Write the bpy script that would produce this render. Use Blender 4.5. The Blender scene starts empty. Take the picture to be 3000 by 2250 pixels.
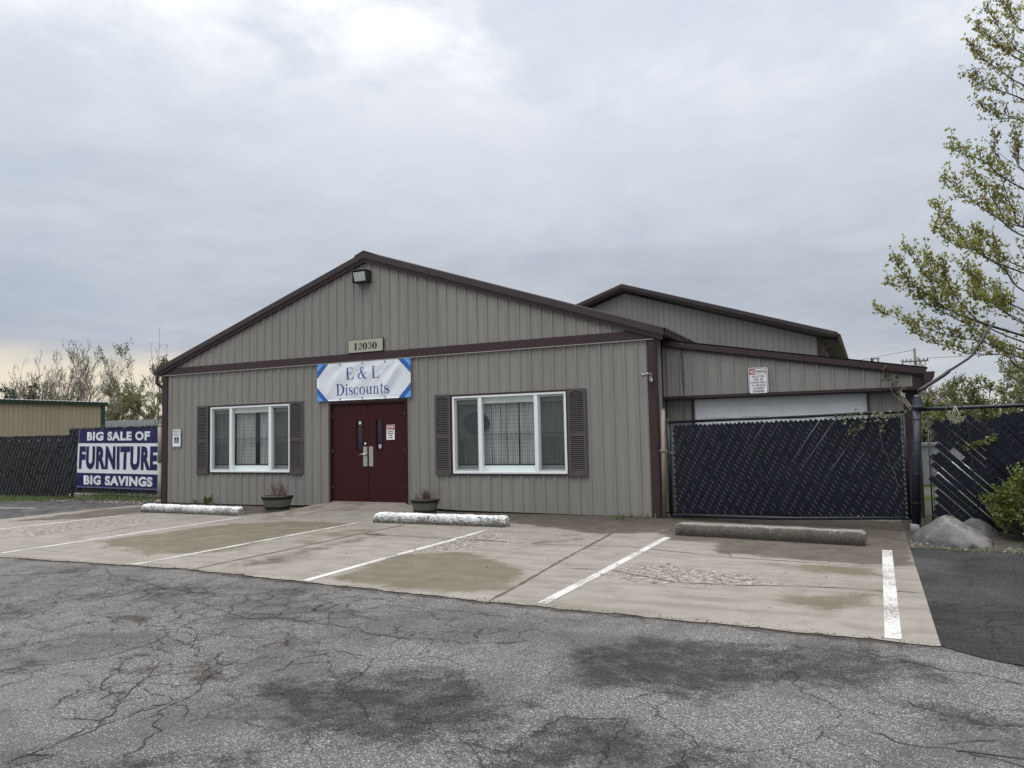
import bpy, bmesh, math, random
import numpy as np
from mathutils import Vector, Matrix, noise as mnoise

# ------------------------------------------------------------------ scene, camera, sky, sun
S = bpy.context.scene
COL = S.collection
rad = math.radians
cam_d = bpy.data.cameras.new("camera"); cam = bpy.data.objects.new("camera", cam_d); COL.objects.link(cam)
cam_d.sensor_width = 36.0; cam_d.lens = 36.0*2187.58/3000.0; cam_d.clip_start = 0.05; cam_d.clip_end = 3000
CAMP = Vector((15.6057, -12.7950, 1.4802))
def cam_axes(yaw, pitch, roll):
    f = Vector((-math.sin(yaw)*math.cos(pitch), math.cos(yaw)*math.cos(pitch), math.sin(pitch)))
    r = Vector((math.cos(yaw), math.sin(yaw), 0)); u = r.cross(f)
    c, s = math.cos(roll), math.sin(roll)
    return c*r+s*u, -s*r+c*u, f
_r, _u, _f = cam_axes(rad(25.60956), rad(3.88409), rad(-1.20887))
cam.matrix_world = Matrix(((_r.x,_u.x,-_f.x,CAMP.x),(_r.y,_u.y,-_f.y,CAMP.y),(_r.z,_u.z,-_f.z,CAMP.z),(0,0,0,1)))
S.camera = cam
S.render.resolution_x = 1024; S.render.resolution_y = 768
S.view_settings.view_transform = 'Standard'; S.view_settings.look = 'None'
S.view_settings.exposure = 0.13; S.view_settings.gamma = 1.0

SUN_EL, SUN_AZ = rad(58), rad(14)          # azimuth measured from +Y towards -X
world = bpy.data.worlds.new("World"); S.world = world; world.use_nodes = True

class NT:
    """tiny node-tree helper"""
    def __init__(s, tree): s.t = tree; s.n = tree.nodes; s.l = tree.links
    def node(s, typ, **kw):
        n = s.n.new(typ)
        for k, v in kw.items(): setattr(n, k, v)
        return n
    def put(s, sock, v):
        if v is None: return
        if isinstance(v, bpy.types.NodeSocket): s.l.new(v, sock)
        elif isinstance(v, (tuple, list)):
            v = tuple(v)
            if sock.type == 'RGBA' and len(v) == 3: v = v+(1.0,)
            sock.default_value = v
        else: sock.default_value = v
    def math(s, op, a, b=None, c=None, clamp=False):
        n = s.node('ShaderNodeMath', operation=op, use_clamp=clamp)
        s.put(n.inputs[0], a); s.put(n.inputs[1], b); s.put(n.inputs[2], c)
        return n.outputs[0]
    def ss(s, x, a, b):                      # smoothstep a..b
        n = s.node('ShaderNodeMapRange', interpolation_type='SMOOTHSTEP')
        s.put(n.inputs['Value'], x); s.put(n.inputs['From Min'], a); s.put(n.inputs['From Max'], b)
        return n.outputs['Result']
    def lin(s, x, a, b, c, d):
        n = s.node('ShaderNodeMapRange'); s.put(n.inputs['Value'], x)
        for k, v in zip(('From Min','From Max','To Min','To Max'), (a,b,c,d)): s.put(n.inputs[k], v)
        return n.outputs['Result']
    def mix(s, f, a, b, mode='MIX'):
        n = s.node('ShaderNodeMix', data_type='RGBA', blend_type=mode)
        s.put(n.inputs[0], f); s.put(n.inputs[6], a); s.put(n.inputs[7], b)
        return n.outputs[2]
    def noise(s, vec, scale, detail=3, rough=.55, dist=0.0, out=0):
        n = s.node('ShaderNodeTexNoise'); s.put(n.inputs['Vector'], vec); s.put(n.inputs['Scale'], scale)
        s.put(n.inputs['Detail'], detail); s.put(n.inputs['Roughness'], rough); s.put(n.inputs['Distortion'], dist)
        return n.outputs[out]
    def voro(s, vec, scale, feature='F1', out=0, rnd=1.0):
        n = s.node('ShaderNodeTexVoronoi', feature=feature); s.put(n.inputs['Vector'], vec); s.put(n.inputs['Scale'], scale)
        s.put(n.inputs['Randomness'], rnd)
        return n.outputs[out]
    def vmul(s, vec, k):
        n = s.node('ShaderNodeVectorMath', operation='MULTIPLY'); s.put(n.inputs[0], vec); s.put(n.inputs[1], k); return n.outputs[0]
    def vadd(s, a, b):
        n = s.node('ShaderNodeVectorMath', operation='ADD'); s.put(n.inputs[0], a); s.put(n.inputs[1], b); return n.outputs[0]

w = NT(world.node_tree); w.n.clear()
w_out = w.node('ShaderNodeOutputWorld'); w_bg = w.node('ShaderNodeBackground')
w.l.new(w_bg.outputs[0], w_out.inputs[0]); w_bg.inputs['Strength'].default_value = 0.1
sky = w.node('ShaderNodeTexSky', sky_type='NISHITA'); sky.sun_disc = False
sky.sun_elevation = SUN_EL; sky.sun_rotation = -SUN_AZ; sky.air_density = 1.0; sky.dust_density = 3.0
tc = w.node('ShaderNodeTexCoord'); sep = w.node('ShaderNodeSeparateXYZ'); w.l.new(tc.outputs['Generated'], sep.inputs[0])
dx, dy, dz = sep.outputs
zz = w.math('MAXIMUM', dz, 0.0)
den = w.math('ADD', zz, 0.16)
cmb = w.node('ShaderNodeCombineXYZ'); w.put(cmb.inputs[0], w.math('DIVIDE', dx, den)); w.put(cmb.inputs[1], w.math('DIVIDE', dy, den)); w.put(cmb.inputs[2], 3.7)
cv = cmb.outputs[0]
big = w.noise(cv, 0.55, 4, .5, .35)
mid = w.noise(cv, 1.6, 6, .55, .5)
fin = w.noise(cv, 5.5, 6, .6, .3)
cl = w.math('ADD', w.math('ADD', w.math('MULTIPLY', big, .44), w.math('MULTIPLY', mid, .36)), w.math('MULTIPLY', fin, .20))
# direction of the thin, bright place in the cloud (where the sun stands behind it)
gl = w.node('ShaderNodeVectorMath', operation='DOT_PRODUCT'); w.put(gl.inputs[0], tc.outputs['Generated']); gl.inputs[1].default_value = (-.235, .800, .552)
glow = w.ss(gl.outputs['Value'], .90, 1.0)
cl2 = w.math('ADD', cl, w.math('MULTIPLY', w.ss(dz, .25, .52), .075))
shade = w.ss(cl2, .36, .66)
ccol = w.mix(shade, (.87,.97,1.13), (1.13,1.19,1.29))
ccol = w.mix(w.math('MULTIPLY', w.ss(cl2, .525, .66), w.ss(dz, .36, .54)), ccol, (1.75,1.76,1.74))
lowb = w.math('SUBTRACT', 1.0, w.ss(dz, .16, .42)); band_ = w.noise(w.vmul(tc.outputs['Generated'], (2.2,2.2,17)), 1.3, 5, .55, .4)
vb = w.node('ShaderNodeVectorMath', operation='SCALE'); w.put(vb.inputs[0], ccol); w.put(vb.inputs['Scale'], w.math('SUBTRACT', 1.0, w.math('MULTIPLY', lowb, w.lin(band_, .35, .65, .09, -.05)))); ccol = vb.outputs[0]
# overcast sky: brighter towards the zenith
grad = w.math('ADD', w.math('ADD', w.math('MULTIPLY', w.ss(dz, .10, .50), .36), w.math('MULTIPLY', w.ss(dz, .50, .90), 3.9)), .92)
ccol = w.mix(1.0, ccol, grad, 'MULTIPLY') if False else ccol
vm = w.node('ShaderNodeVectorMath', operation='SCALE'); w.put(vm.inputs[0], ccol); w.put(vm.inputs['Scale'], w.math('MULTIPLY', grad, 5.0))
ccol = vm.outputs[0]
# clear warm strip under the cloud deck, near the horizon
az = w.node('ShaderNodeVectorMath', operation='DOT_PRODUCT'); w.put(az.inputs[0], tc.outputs['Generated']); az.inputs[1].default_value = (-.87, .50, 0)
left = w.ss(az.outputs['Value'], .55, .97)
edge = w.math('ADD', w.math('ADD', .050, w.math('MULTIPLY', left, .058)), w.math('MULTIPLY', w.math('SUBTRACT', w.noise(w.vmul(tc.outputs['Generated'], (5,5,26)), 1.2, 4), .5), .035))
strip = w.math('SUBTRACT', 1.0, w.ss(w.math('SUBTRACT', dz, edge), -.022, .012))
warm = w.mix(left, (6.2,6.4,6.4), (8.0,7.2,5.9))
ccol = w.mix(strip, ccol, warm)
w.l.new(w.mix(.93, sky.outputs[0], ccol), w_bg.inputs['Color'])

sun_d = bpy.data.lights.new("sun", 'SUN'); sun_d.energy = 0.9; sun_d.angle = rad(35); sun_d.color = (1, .97, .92)
sun = bpy.data.objects.new("sun", sun_d); COL.objects.link(sun)
sd = Vector((-math.sin(SUN_AZ)*math.cos(SUN_EL), math.cos(SUN_AZ)*math.cos(SUN_EL), math.sin(SUN_EL)))
sun.rotation_euler = (-sd).to_track_quat('-Z', 'Y').to_euler(); sun.location = (0, 0, 40)

# ------------------------------------------------------------------ object helpers
BASE = {}
def props(o, label=None, cat=None, group=None, kind=None):
    if label: o['label'] = label
    if cat: o['category'] = cat
    if group: o['group'] = group
    if kind: o['kind'] = kind
    return o
def thing(name, label, cat, loc, group=None):
    o = bpy.data.objects.new(name, None); COL.objects.link(o); o.location = loc; o.empty_display_size = .2
    BASE[o.name] = Vector(loc); return props(o, label, cat, group)

class MB:
    def __init__(s): s.v = []; s.f = []; s.sm = []
    def add(s, vs, fs, smooth=False):
        b = len(s.v); s.v.extend([tuple(p) for p in vs]); s.f.extend([tuple(i+b for i in f) for f in fs]); s.sm.extend([smooth]*len(fs))
    def poly(s, pts): s.add(pts, [tuple(range(len(pts)))])
    def hexa(s, p):          # 8 points: bottom 4 ccw, top 4 ccw
        s.add(p, [(3,2,1,0),(4,5,6,7),(0,1,5,4),(1,2,6,5),(2,3,7,6),(3,0,4,7)])
    def box(s, x0, x1, y0, y1, z0, z1):
        s.hexa([(x0,y0,z0),(x1,y0,z0),(x1,y1,z0),(x0,y1,z0),(x0,y0,z1),(x1,y0,z1),(x1,y1,z1),(x0,y1,z1)])
    def tube(s, pts, r, n=8, cap=True, smooth=True):
        pts = [Vector(p) for p in pts]; m = len(pts)
        rs = r if isinstance(r, (list, tuple)) else [r]*m
        vs = []; prev = None
        for i, p in enumerate(pts):
            t = (pts[min(i+1, m-1)]-pts[max(i-1, 0)])
            if t.length < 1e-9: t = Vector((0,0,1))
            t.normalize()
            if prev is None:
                a = Vector((0,0,1)) if abs(t.z) < .9 else Vector((1,0,0)); u = t.cross(a).normalized()
            else:
                u = prev-t*prev.dot(t)
                u = u.normalized() if u.length > 1e-6 else t.orthogonal().normalized()
            prev = u; v = t.cross(u)
            for k in range(n):
                a = 2*math.pi*k/n; vs.append(p+(u*math.cos(a)+v*math.sin(a))*rs[i])
        fs = [(i*n+k, i*n+(k+1)%n, (i+1)*n+(k+1)%n, (i+1)*n+k) for i in range(m-1) for k in range(n)]
        if cap: fs += [tuple(range(n-1, -1, -1)), tuple(range((m-1)*n, m*n))]
        s.add(vs, fs, smooth)
    def lathe(s, c, prof, n=24, smooth=True):      # prof: (r, z)
        vs = [(c[0]+r*math.cos(2*math.pi*k/n), c[1]+r*math.sin(2*math.pi*k/n), c[2]+z) for r, z in prof for k in range(n)]
        m = len(prof)
        fs = [(i*n+k, i*n+(k+1)%n, (i+1)*n+(k+1)%n, (i+1)*n+k) for i in range(m-1) for k in range(n)]
        if prof[0][0] > 0: fs.append(tuple(range(n-1, -1, -1)))
        if prof[-1][0] > 0: fs.append(tuple(range((m-1)*n, m*n)))
        s.add(vs, fs, smooth)
    def prism(s, poly, y0, y1):                   # poly in (x,z), ccw seen from -Y
        n = len(poly); vs = [(x, y0, z) for x, z in poly]+[(x, y1, z) for x, z in poly]
        s.add(vs, [tuple(range(n)), tuple(range(2*n-1, n-1, -1))]+[(i+n, (i+1)%n+n, (i+1)%n, i) for i in range(n)])

def link(name, mb, mat, parent=None, base=None, bevel=0, label=None):
    """mesh in world coordinates; its origin goes to the parent's base, or to base"""
    b = BASE[parent.name] if parent is not None else Vector(base if base is not None else (0,0,0))
    me = bpy.data.meshes.new(name)
    me.from_pydata([(p[0]-b.x, p[1]-b.y, p[2]-b.z) for p in mb.v], [], mb.f)
    me.polygons.foreach_set('use_smooth', mb.sm); me.update(); me.materials.append(mat)
    o = bpy.data.objects.new(name, me); COL.objects.link(o)
    if parent is not None: o.parent = parent
    else: o.location = b
    BASE[o.name] = b
    if bevel:
        md = o.modifiers.new('bevel', 'BEVEL'); md.width = bevel; md.segments = 2; md.limit_method = 'ANGLE'
    if label: o['label'] = label
    return o
def link_each(name, mbs, mat, parent, **k):
    return [link(name, m, mat, parent, **k) for m in mbs]
def MBs(fn, items):
    out = []
    for it in items: m = MB(); fn(m, it); out.append(m)
    return out
def solo(name, mb, mat, label, cat, base, group=None, kind=None, bevel=0):
    return props(link(name, mb, mat, None, base, bevel), label, cat, group, kind)
def ground(name, mb, mat): return props(link(name, mb, mat), kind='structure')
def copy_tree(o, parent=None):
    c = o.copy(); COL.objects.link(c)
    if parent is not None: c.parent = parent
    for ch in list(o.children): copy_tree(ch, c)
    return c

# ------------------------------------------------------------------ materials
def mat(name, col, rough=.6, metal=0.0, var=.12, vscale=3.0, stretch=(1,1,1), bump=0.0, bscale=40, spec=.5, dirt=None, dscale=1.2, damt=.5):
    m = bpy.data.materials.new(name); m.use_nodes = True; t = NT(m.node_tree)
    p = t.n['Principled BSDF']; p.inputs['Roughness'].default_value = rough; p.inputs['Metallic'].default_value = metal
    p.inputs['Specular IOR Level'].default_value = spec
    tc = t.node('ShaderNodeTexCoord'); v = t.vmul(tc.outputs['Object'], stretch)
    nz = t.noise(v, vscale, 5, .6)
    k = t.lin(nz, .25, .75, 1-var, 1+var)
    vm = t.node('ShaderNodeVectorMath', operation='SCALE'); vm.inputs[0].default_value = col[:3]; t.put(vm.inputs['Scale'], k)
    c = vm.outputs[0]
    if 'siding' in name:                     # each sheet of metal has weathered a little differently
        sx = t.node('ShaderNodeSeparateXYZ'); t.put(sx.inputs[0], tc.outputs['Object']); wn = t.node('ShaderNodeTexWhiteNoise', noise_dimensions='1D')
        t.put(wn.inputs['W'], t.math('FLOOR', t.math('DIVIDE', t.math('ADD', sx.outputs[0], sx.outputs[1]), .9144)))
        v2 = t.node('ShaderNodeVectorMath', operation='SCALE'); t.put(v2.inputs[0], c); t.put(v2.inputs['Scale'], t.lin(wn.outputs[0], 0, 1, .95, 1.05)); c = v2.outputs[0]
    if dirt:
        d = t.math('MULTIPLY', t.ss(t.noise(v, dscale, 8, .65), .45, .75), damt); c = t.mix(d, c, dirt)
    t.put(p.inputs['Base Color'], c)
    if bump:
        b = t.node('ShaderNodeBump'); b.inputs['Strength'].default_value = 1; b.inputs['Distance'].default_value = bump
        t.put(b.inputs['Height'], t.noise(tc.outputs['Object'], bscale, 4, .6)); t.put(p.inputs['Normal'], b.outputs[0])
    return m
def leaf_mat(name, c1, c2, c3=None, trans=.35):
    m = bpy.data.materials.new(name); m.use_nodes = True; t = NT(m.node_tree)
    p = t.n['Principled BSDF']; out = t.n['Material Output']
    g = t.node('ShaderNodeNewGeometry'); r = g.outputs['Random Per Island']
    c = t.mix(r, c1, c2)
    if c3: c = t.mix(t.ss(r, .86, .9), c, c3)
    t.put(p.inputs['Base Color'], c); p.inputs['Roughness'].default_value = .5
    tr = t.node('ShaderNodeBsdfTranslucent'); t.put(tr.inputs[0], c)
    mx = t.node('ShaderNodeMixShader'); mx.inputs[0].default_value = trans
    t.l.new(p.outputs[0], mx.inputs[1]); t.l.new(tr.outputs[0], mx.inputs[2]); t.l.new(mx.outputs[0], out.inputs[0])
    return m

M = {}
M['siding'] = mat('taupe_siding', (.232,.221,.201), .50, spec=.35, var=.05, vscale=2.2, stretch=(3,3,.25), dirt=(.165,.150,.128), dscale=2.6, damt=.42)
M['siding_far'] = mat('taupe_siding_rear', (.195,.186,.178), .5, var=.05, vscale=2.0, stretch=(3,3,.25))
M['brown'] = mat('dark_brown_metal', (.043,.027,.029), .5, spec=.25, var=.10, vscale=1.5)
M['brown_roof'] = mat('dark_brown_roof_metal', (.048,.036,.036), .5, spec=.25, var=.12, vscale=2)
M['trim_line'] = mat('taupe_trim', (.25,.235,.205), .45, var=.06)
M['shutter'] = mat('plum_brown_shutter', (.078,.067,.067), .5, spec=.3, var=.10, vscale=6)
M['vinyl'] = mat('white_vinyl', (.74,.76,.76), .38, var=.04, dirt=(.5,.5,.47), dscale=3, damt=.25)
M['vinyl_grey'] = mat('grey_vinyl', (.36,.38,.38), .45, var=.05)
M['door_red'] = mat('oxblood_painted_steel', (.036,.006,.007), .55, spec=.2, var=.10, vscale=2.5, dirt=(.03,.008,.009), dscale=2.5, damt=.5)
M['door_frame'] = mat('dark_oxblood_frame', (.026,.008,.009), .5, spec=.2, var=.10)
M['steel'] = mat('brushed_steel', (.50,.49,.46), .32, metal=.85, var=.08, vscale=9, stretch=(1,1,8))
M['black'] = mat('black_paint', (.012,.012,.013), .5, var=.1)
M['dark_in'] = mat('dark_interior', (.014,.015,.015), .9, var=.2)
M['mesh_wire'] = mat('dark_grille_wire', (.016,.017,.018), .6)
M['curtain'] = mat('sheer_grey_curtain', (.36,.365,.36), .9, var=.45, vscale=3.5, stretch=(4,4,.3))  # strong vertical streaks paint the shade between the folds
M['valance'] = mat('white_blind_box', (.74,.78,.76), .6, var=.05)
M['sign_white'] = mat('white_sign_sheet', (.72,.74,.74), .4, var=.04)
M['sign_red'] = mat('sign_red', (.26,.018,.028), .4, var=.05)
M['sign_maroon'] = mat('sign_maroon', (.11,.010,.018), .4, var=.05)
M['sign_green'] = mat('sign_green', (.022,.11,.065), .4, var=.05)
M['sign_blue'] = mat('sign_blue', (.012,.02,.16), .4, var=.05)
M['sign_tan'] = mat('tan_address_board', (.36,.35,.27), .5, var=.05)
M['ban_white'] = mat('white_vinyl_banner', (.66,.69,.73), .5, var=.03, vscale=2)
M['ban_blue'] = mat('banner_blue', (.022,.095,.36), .45, var=.06)
M['ban_sky'] = mat('banner_light_blue', (.10,.32,.72), .45, var=.06)
M['ban_text'] = mat('banner_text_blue', (.025,.075,.25), .45, var=.10, vscale=5)
M['navy'] = mat('navy_banner_vinyl', (.011,.009,.072), .4, var=.10, vscale=2)
M['ban_lettering'] = mat('white_lettering', (.66,.68,.70), .45, var=.04)
M['slat'] = mat('black_privacy_slat', (.009,.010,.013), .36, spec=.3, var=.35, vscale=6, dirt=(.03,.03,.032), dscale=3, damt=.5)
M['slat_navy'] = mat('navy_black_slat', (.0045,.0062,.0145), .36, spec=.3, var=.4, vscale=7, dirt=(.016,.018,.023), dscale=3, damt=.5)
M['wire'] = mat('fence_wire', (.145,.15,.16), .45, metal=.2, var=.3, vscale=30)
M['wire_dark'] = mat('black_coated_wire', (.035,.036,.042), .35, var=.3, vscale=20)
M['post_navy'] = mat('navy_black_pipe', (.008,.010,.018), .34, spec=.35, var=.25, vscale=5, dirt=(.06,.06,.062), dscale=4, damt=.3)
M['pipe_tan'] = mat('tan_painted_pipe', (.225,.165,.135), .5, var=.12, vscale=4, dirt=(.10,.065,.045), dscale=6, damt=.5)
M['post_grey'] = mat('weathered_post', (.27,.25,.22), .75, var=.25, vscale=6, dirt=(.17,.075,.035), dscale=2.2, damt=.7, bump=.002)
M['tan_metal'] = mat('tan_metal_siding', (.27,.22,.155), .5, var=.06, vscale=2, stretch=(2,2,.2))
M['green_trim'] = mat('dark_green_trim', (.012,.03,.022), .45, var=.1)
M['white_roof'] = mat('white_metal_roof', (.33,.335,.335), .5, var=.05)
M['grey_metal'] = mat('grey_metal_wall', (.27,.275,.28), .6, var=.08, stretch=(2,2,.3))
M['bark'] = mat('grey_brown_bark', (.10,.085,.072), .85, var=.3, vscale=12, bump=.004)
M['twig'] = mat('bare_twigs', (.115,.094,.078), .85, var=.3, vscale=1.0)
M['twig_dark'] = mat('maple_bark', (.060,.052,.046), .8, var=.3, vscale=6)
M['stem_red'] = mat('dry_reddish_stems', (.115,.058,.048), .8, var=.3, vscale=20)
M['barrel'] = mat('weathered_barrel_staves', (.095,.102,.076), .7, var=.22, vscale=5, stretch=(6,6,1), dirt=(.14,.15,.13), dscale=6, damt=.5)
M['barrel_band'] = mat('dark_barrel_band', (.018,.014,.015), .7, spec=.2, var=.2, vscale=6)
M['soil'] = mat('potting_soil', (.032,.022,.016), .95, var=.5, vscale=40, bump=.02, bscale=60)
M['garage'] = mat('white_garage_panel', (.66,.68,.69), .45, var=.04, dirt=(.50,.50,.49), dscale=1.5, damt=.3)
M['lens'] = mat('lamp_glass', (.46,.48,.48), .2, var=.05)
M['bronze'] = mat('dark_bronze_housing', (.018,.017,.016), .45, var=.1)
M['galv'] = mat('galvanised_metal', (.30,.31,.32), .45, metal=.5, var=.15, vscale=6)
M['wood_pole'] = mat('utility_pole_wood', (.12,.10,.085), .85, var=.2, vscale=4)
M['line_paint'] = None

# measured outlines on the ground (metres): damp patches, crazing, cracks, and the maple limbs
ASPH=[([(11.87,-9.21),(12.29,-9.04),(12.74,-8.69),(13.13,-8.61),(13.62,-8.74),(14.03,-9.6),(13.7,-9.69),(13.4,-9.73),(13.04,-9.81),(12.67,-9.74),(12.3,-9.48)],0.75,0),([(13.66,-7.91),(14.04,-7.45),(14.57,-7.3),(15.17,-7.25),(15.54,-7.17),(16.03,-7.54),(15.95,-7.8),(15.65,-7.74),(15.41,-8.1),(15.23,-8.09),(15.04,-8.08),(14.78,-8.51),(14.55,-8.61),(14.22,-8.49),(13.97,-8.51)],0.85,0),([(13.85,-9.22),(14.19,-9.11),(14.47,-9.16),(14.69,-9.21),(14.91,-9.23),(15.03,-9.31),(14.09,-9.71)],0.95,0),([(15.59,-8.18),(15.93,-8.01),(16.2,-8.34),(16.16,-8.65),(15.93,-8.52),(15.74,-8.34)],0.7,0),([(13.55,-8.59),(13.89,-8.3),(14.2,-8.67),(14.08,-8.99),(13.81,-9.13)],0.4,0),([(8.12,-8.45),(8.61,-8.32),(8.81,-8.48),(8.58,-8.71)],0.6,0),([(8.24,-7.97),(8.47,-7.76),(8.95,-7.93),(8.62,-8.1)],0.6,0),([(6.22,-7.08),(7.03,-6.81),(7.2,-7.07),(6.64,-7.26)],0.5,0),([(9.43,-7.18),(9.47,-6.91),(10.35,-6.85),(11.56,-6.97),(11.27,-7.28),(10.31,-7.43)],0.4,0),([(8.38,-7.17),(9.28,-7.04),(9.84,-7.38),(9.45,-7.75),(8.74,-7.55)],0.5,0),([(10.21,-8.23),(10.67,-8.06),(10.97,-8.34),(10.82,-8.55)],0.4,0),([(12.26,-10.48),(12.31,-10.36),(12.52,-10.25),(12.86,-10.16),(13.01,-10.16)],0.8,0),([(11.77,-10.55),(11.8,-10.48),(11.95,-10.53),(11.91,-10.63)],0.7,0),([(9.39,-8.45),(9.59,-8.2),(10.02,-8.21),(10.16,-8.42),(9.75,-8.53)],0.6,1),([(11.09,-9.26),(11.44,-9.23),(11.49,-9.05),(11.85,-9.27),(11.84,-9.46),(11.36,-9.41)],0.7,1),([(11.27,-8.45),(11.51,-8.29),(11.84,-8.43),(11.7,-8.61)],0.6,1),([(10.46,-9.16),(10.67,-9.02),(10.94,-9.15),(10.73,-9.29)],0.5,1),([(9.99,-9.53),(10.17,-9.39),(10.45,-9.46),(10.36,-9.66)],0.6,1),([(10.78,-9.38),(11.07,-9.32),(11.25,-9.36),(10.96,-9.47)],0.5,1),([(10.79,-7.92),(11.32,-7.81),(11.39,-7.95),(10.97,-8.04)],0.5,1),([(10.09,-9.43),(10.32,-9.34),(10.5,-9.44),(10.36,-9.55)],0.5,1)]
ALLI=[[(7.66,-7.14),(8.39,-6.88),(9.66,-7.1),(10.43,-6.94),(11.53,-6.93),(11.97,-7.21),(11.75,-7.89),(11.03,-8.16),(10.42,-8.32),(9.59,-8.1)],[(9.3,-8.91),(9.85,-8.85),(10.28,-9.1),(9.76,-9.17)],[(15.8,-5.22),(16.64,-5.48),(16.39,-7.16),(16.09,-6.83)]]
PADS=[([(10.48,-6.5),(10.12,-4.9),(10.78,-4.3),(11.56,-4.78),(12.17,-5.5),(12.37,-6.19),(12.06,-6.57),(11.26,-6.54)],0.75,1),([(4.9,-5.25),(5.14,-2.76),(5.91,-2.19),(7.59,-2.08),(7.56,-4.18),(7.8,-5.46),(6.85,-5.97)],0.6,1),([(7.19,-0.02),(9.32,0.07),(12.51,-0.59),(12.75,-1.84),(11.94,-2.18),(9.4,-1.02)],0.95,0),([(12.61,-1.01),(13.08,-1.18),(15.52,-2.77),(15.99,-1.37),(15.98,-2.8),(15.52,-3.83),(14.65,-3.59),(13.96,-3.46),(13.75,-2.6),(12.93,-2.29)],0.95,0),([(14.45,-3.98),(15.61,-3.89),(15.6,-4.49),(14.97,-4.53)],0.6,1),([(14.71,-5.78),(15.6,-5.21),(15.63,-5.82),(15.19,-6.15),(14.81,-6.03)],0.6,1),([(0.23,-0.08),(4.25,0.83),(4.81,-0.71),(4.17,-1.59)],0.8,0),([(0.31,-3.95),(-0.12,-1.51),(0.42,-0.62),(1.87,-2.0),(1.28,-3.2)],0.6,0),([(8.48,-6.51),(8.44,-3.1),(8.88,-2.98),(9.0,-4.87),(9.29,-5.88)],0.4,0),([(7.51,-3.94),(8.08,-2.61),(8.66,-3.04),(8.49,-4.83)],0.4,1),([(3.68,-0.59),(6.47,0.9),(6.83,-0.91),(5.2,-2.15)],0.35,1),([(10.89,-3.16),(11.64,-2.16),(12.14,-2.78),(11.62,-3.83)],0.3,0)]
SPALL=[[(12.96,-4.94),(13.12,-4.58),(13.6,-4.42),(14.22,-4.72),(14.93,-5.16),(14.44,-5.39),(13.8,-5.5),(13.35,-5.54)],[(2.34,-4.89),(1.73,-3.5),(2.69,-2.65),(3.39,-3.05),(3.25,-4.31),(3.29,-5.2)],[(10.13,-4.6),(9.98,-3.55),(10.21,-2.57),(10.66,-2.84),(10.82,-4.38)]]
CRACK=[[(11.87,-10.61),(11.86,-10.5),(11.86,-10.34),(11.84,-10.15),(11.77,-10.05),(11.63,-9.84),(11.53,-9.67),(11.4,-9.45),(11.41,-9.35)],[(11.84,-10.19),(11.88,-10.0),(11.86,-9.8),(11.93,-9.7)],[(12.34,-10.34),(12.3,-10.21),(12.19,-10.04),(12.14,-9.96),(12.03,-9.83),(11.93,-9.68),(11.87,-9.53),(11.69,-9.28),(11.51,-9.04),(11.33,-8.79)],[(10.34,-9.72),(10.43,-9.55),(10.55,-9.39),(10.68,-9.22),(10.69,-9.04),(10.7,-8.81),(10.35,-8.5),(10.15,-8.5),(9.71,-8.46),(9.31,-8.39)],[(10.41,-8.56),(10.56,-8.5),(10.85,-8.61),(11.04,-8.81),(11.26,-8.94),(11.37,-8.98)],[(10.5,-8.45),(10.84,-8.54),(10.98,-8.45),(10.94,-8.2)],[(10.2,-7.87),(10.76,-8.02),(11.2,-7.94),(11.66,-7.93),(12.1,-8.06),(12.42,-8.07),(12.66,-7.98),(12.9,-8.05),(13.22,-7.91)],[(12.13,-8.51),(12.07,-8.84),(12.05,-9.04)],[(11.47,-7.54),(12.06,-7.36),(12.2,-7.22),(12.89,-7.22)],[(7.36,-6.78),(8.1,-7.26),(8.38,-7.17),(8.96,-7.35),(9.71,-7.43),(9.93,-7.46)],[(11.94,-9.69),(12.11,-9.74),(12.16,-9.85)],[(12.14,-7.82),(12.35,-8.03)],[(12.92,-7.88),(12.87,-7.76),(12.84,-7.63),(13.06,-7.58)],[(15.53,-8.69),(15.68,-8.74),(15.82,-8.71),(15.91,-8.73),(16.0,-8.77),(16.14,-8.79)],[(15.68,-8.15),(15.8,-8.24),(15.95,-8.35)],[(15.46,-7.2),(15.79,-7.4),(16.09,-7.52),(16.32,-7.6)],[(7.27,-7.95),(7.88,-7.61),(8.49,-7.52),(8.51,-6.98)],[(10.7,-8.81),(10.95,-8.97),(11.0,-8.98)],[(11.85,-10.49),(11.95,-10.45),(12.02,-10.42)],[(11.06,-9.48),(11.35,-9.66),(11.44,-9.71)]]
PADCR=[[(11.07,-3.45),(12.7,-3.37),(14.04,-3.78),(15.85,-3.9),(15.94,-3.93)],[(12.41,-5.05),(12.96,-4.94),(13.78,-5.39),(14.43,-5.33),(14.94,-5.21),(15.62,-5.18),(15.97,-5.19)],[(8.42,-3.33),(9.83,-3.3),(11.03,-3.35)],[(8.46,-3.37),(11.05,-3.41)],[(13.8,-2.6),(13.95,-3.37),(14.07,-3.77)],[(13.26,-6.09),(13.31,-6.13)],[(4.18,-5.12),(3.83,-3.81),(3.65,-1.76),(3.25,-0.42)]]
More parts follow.
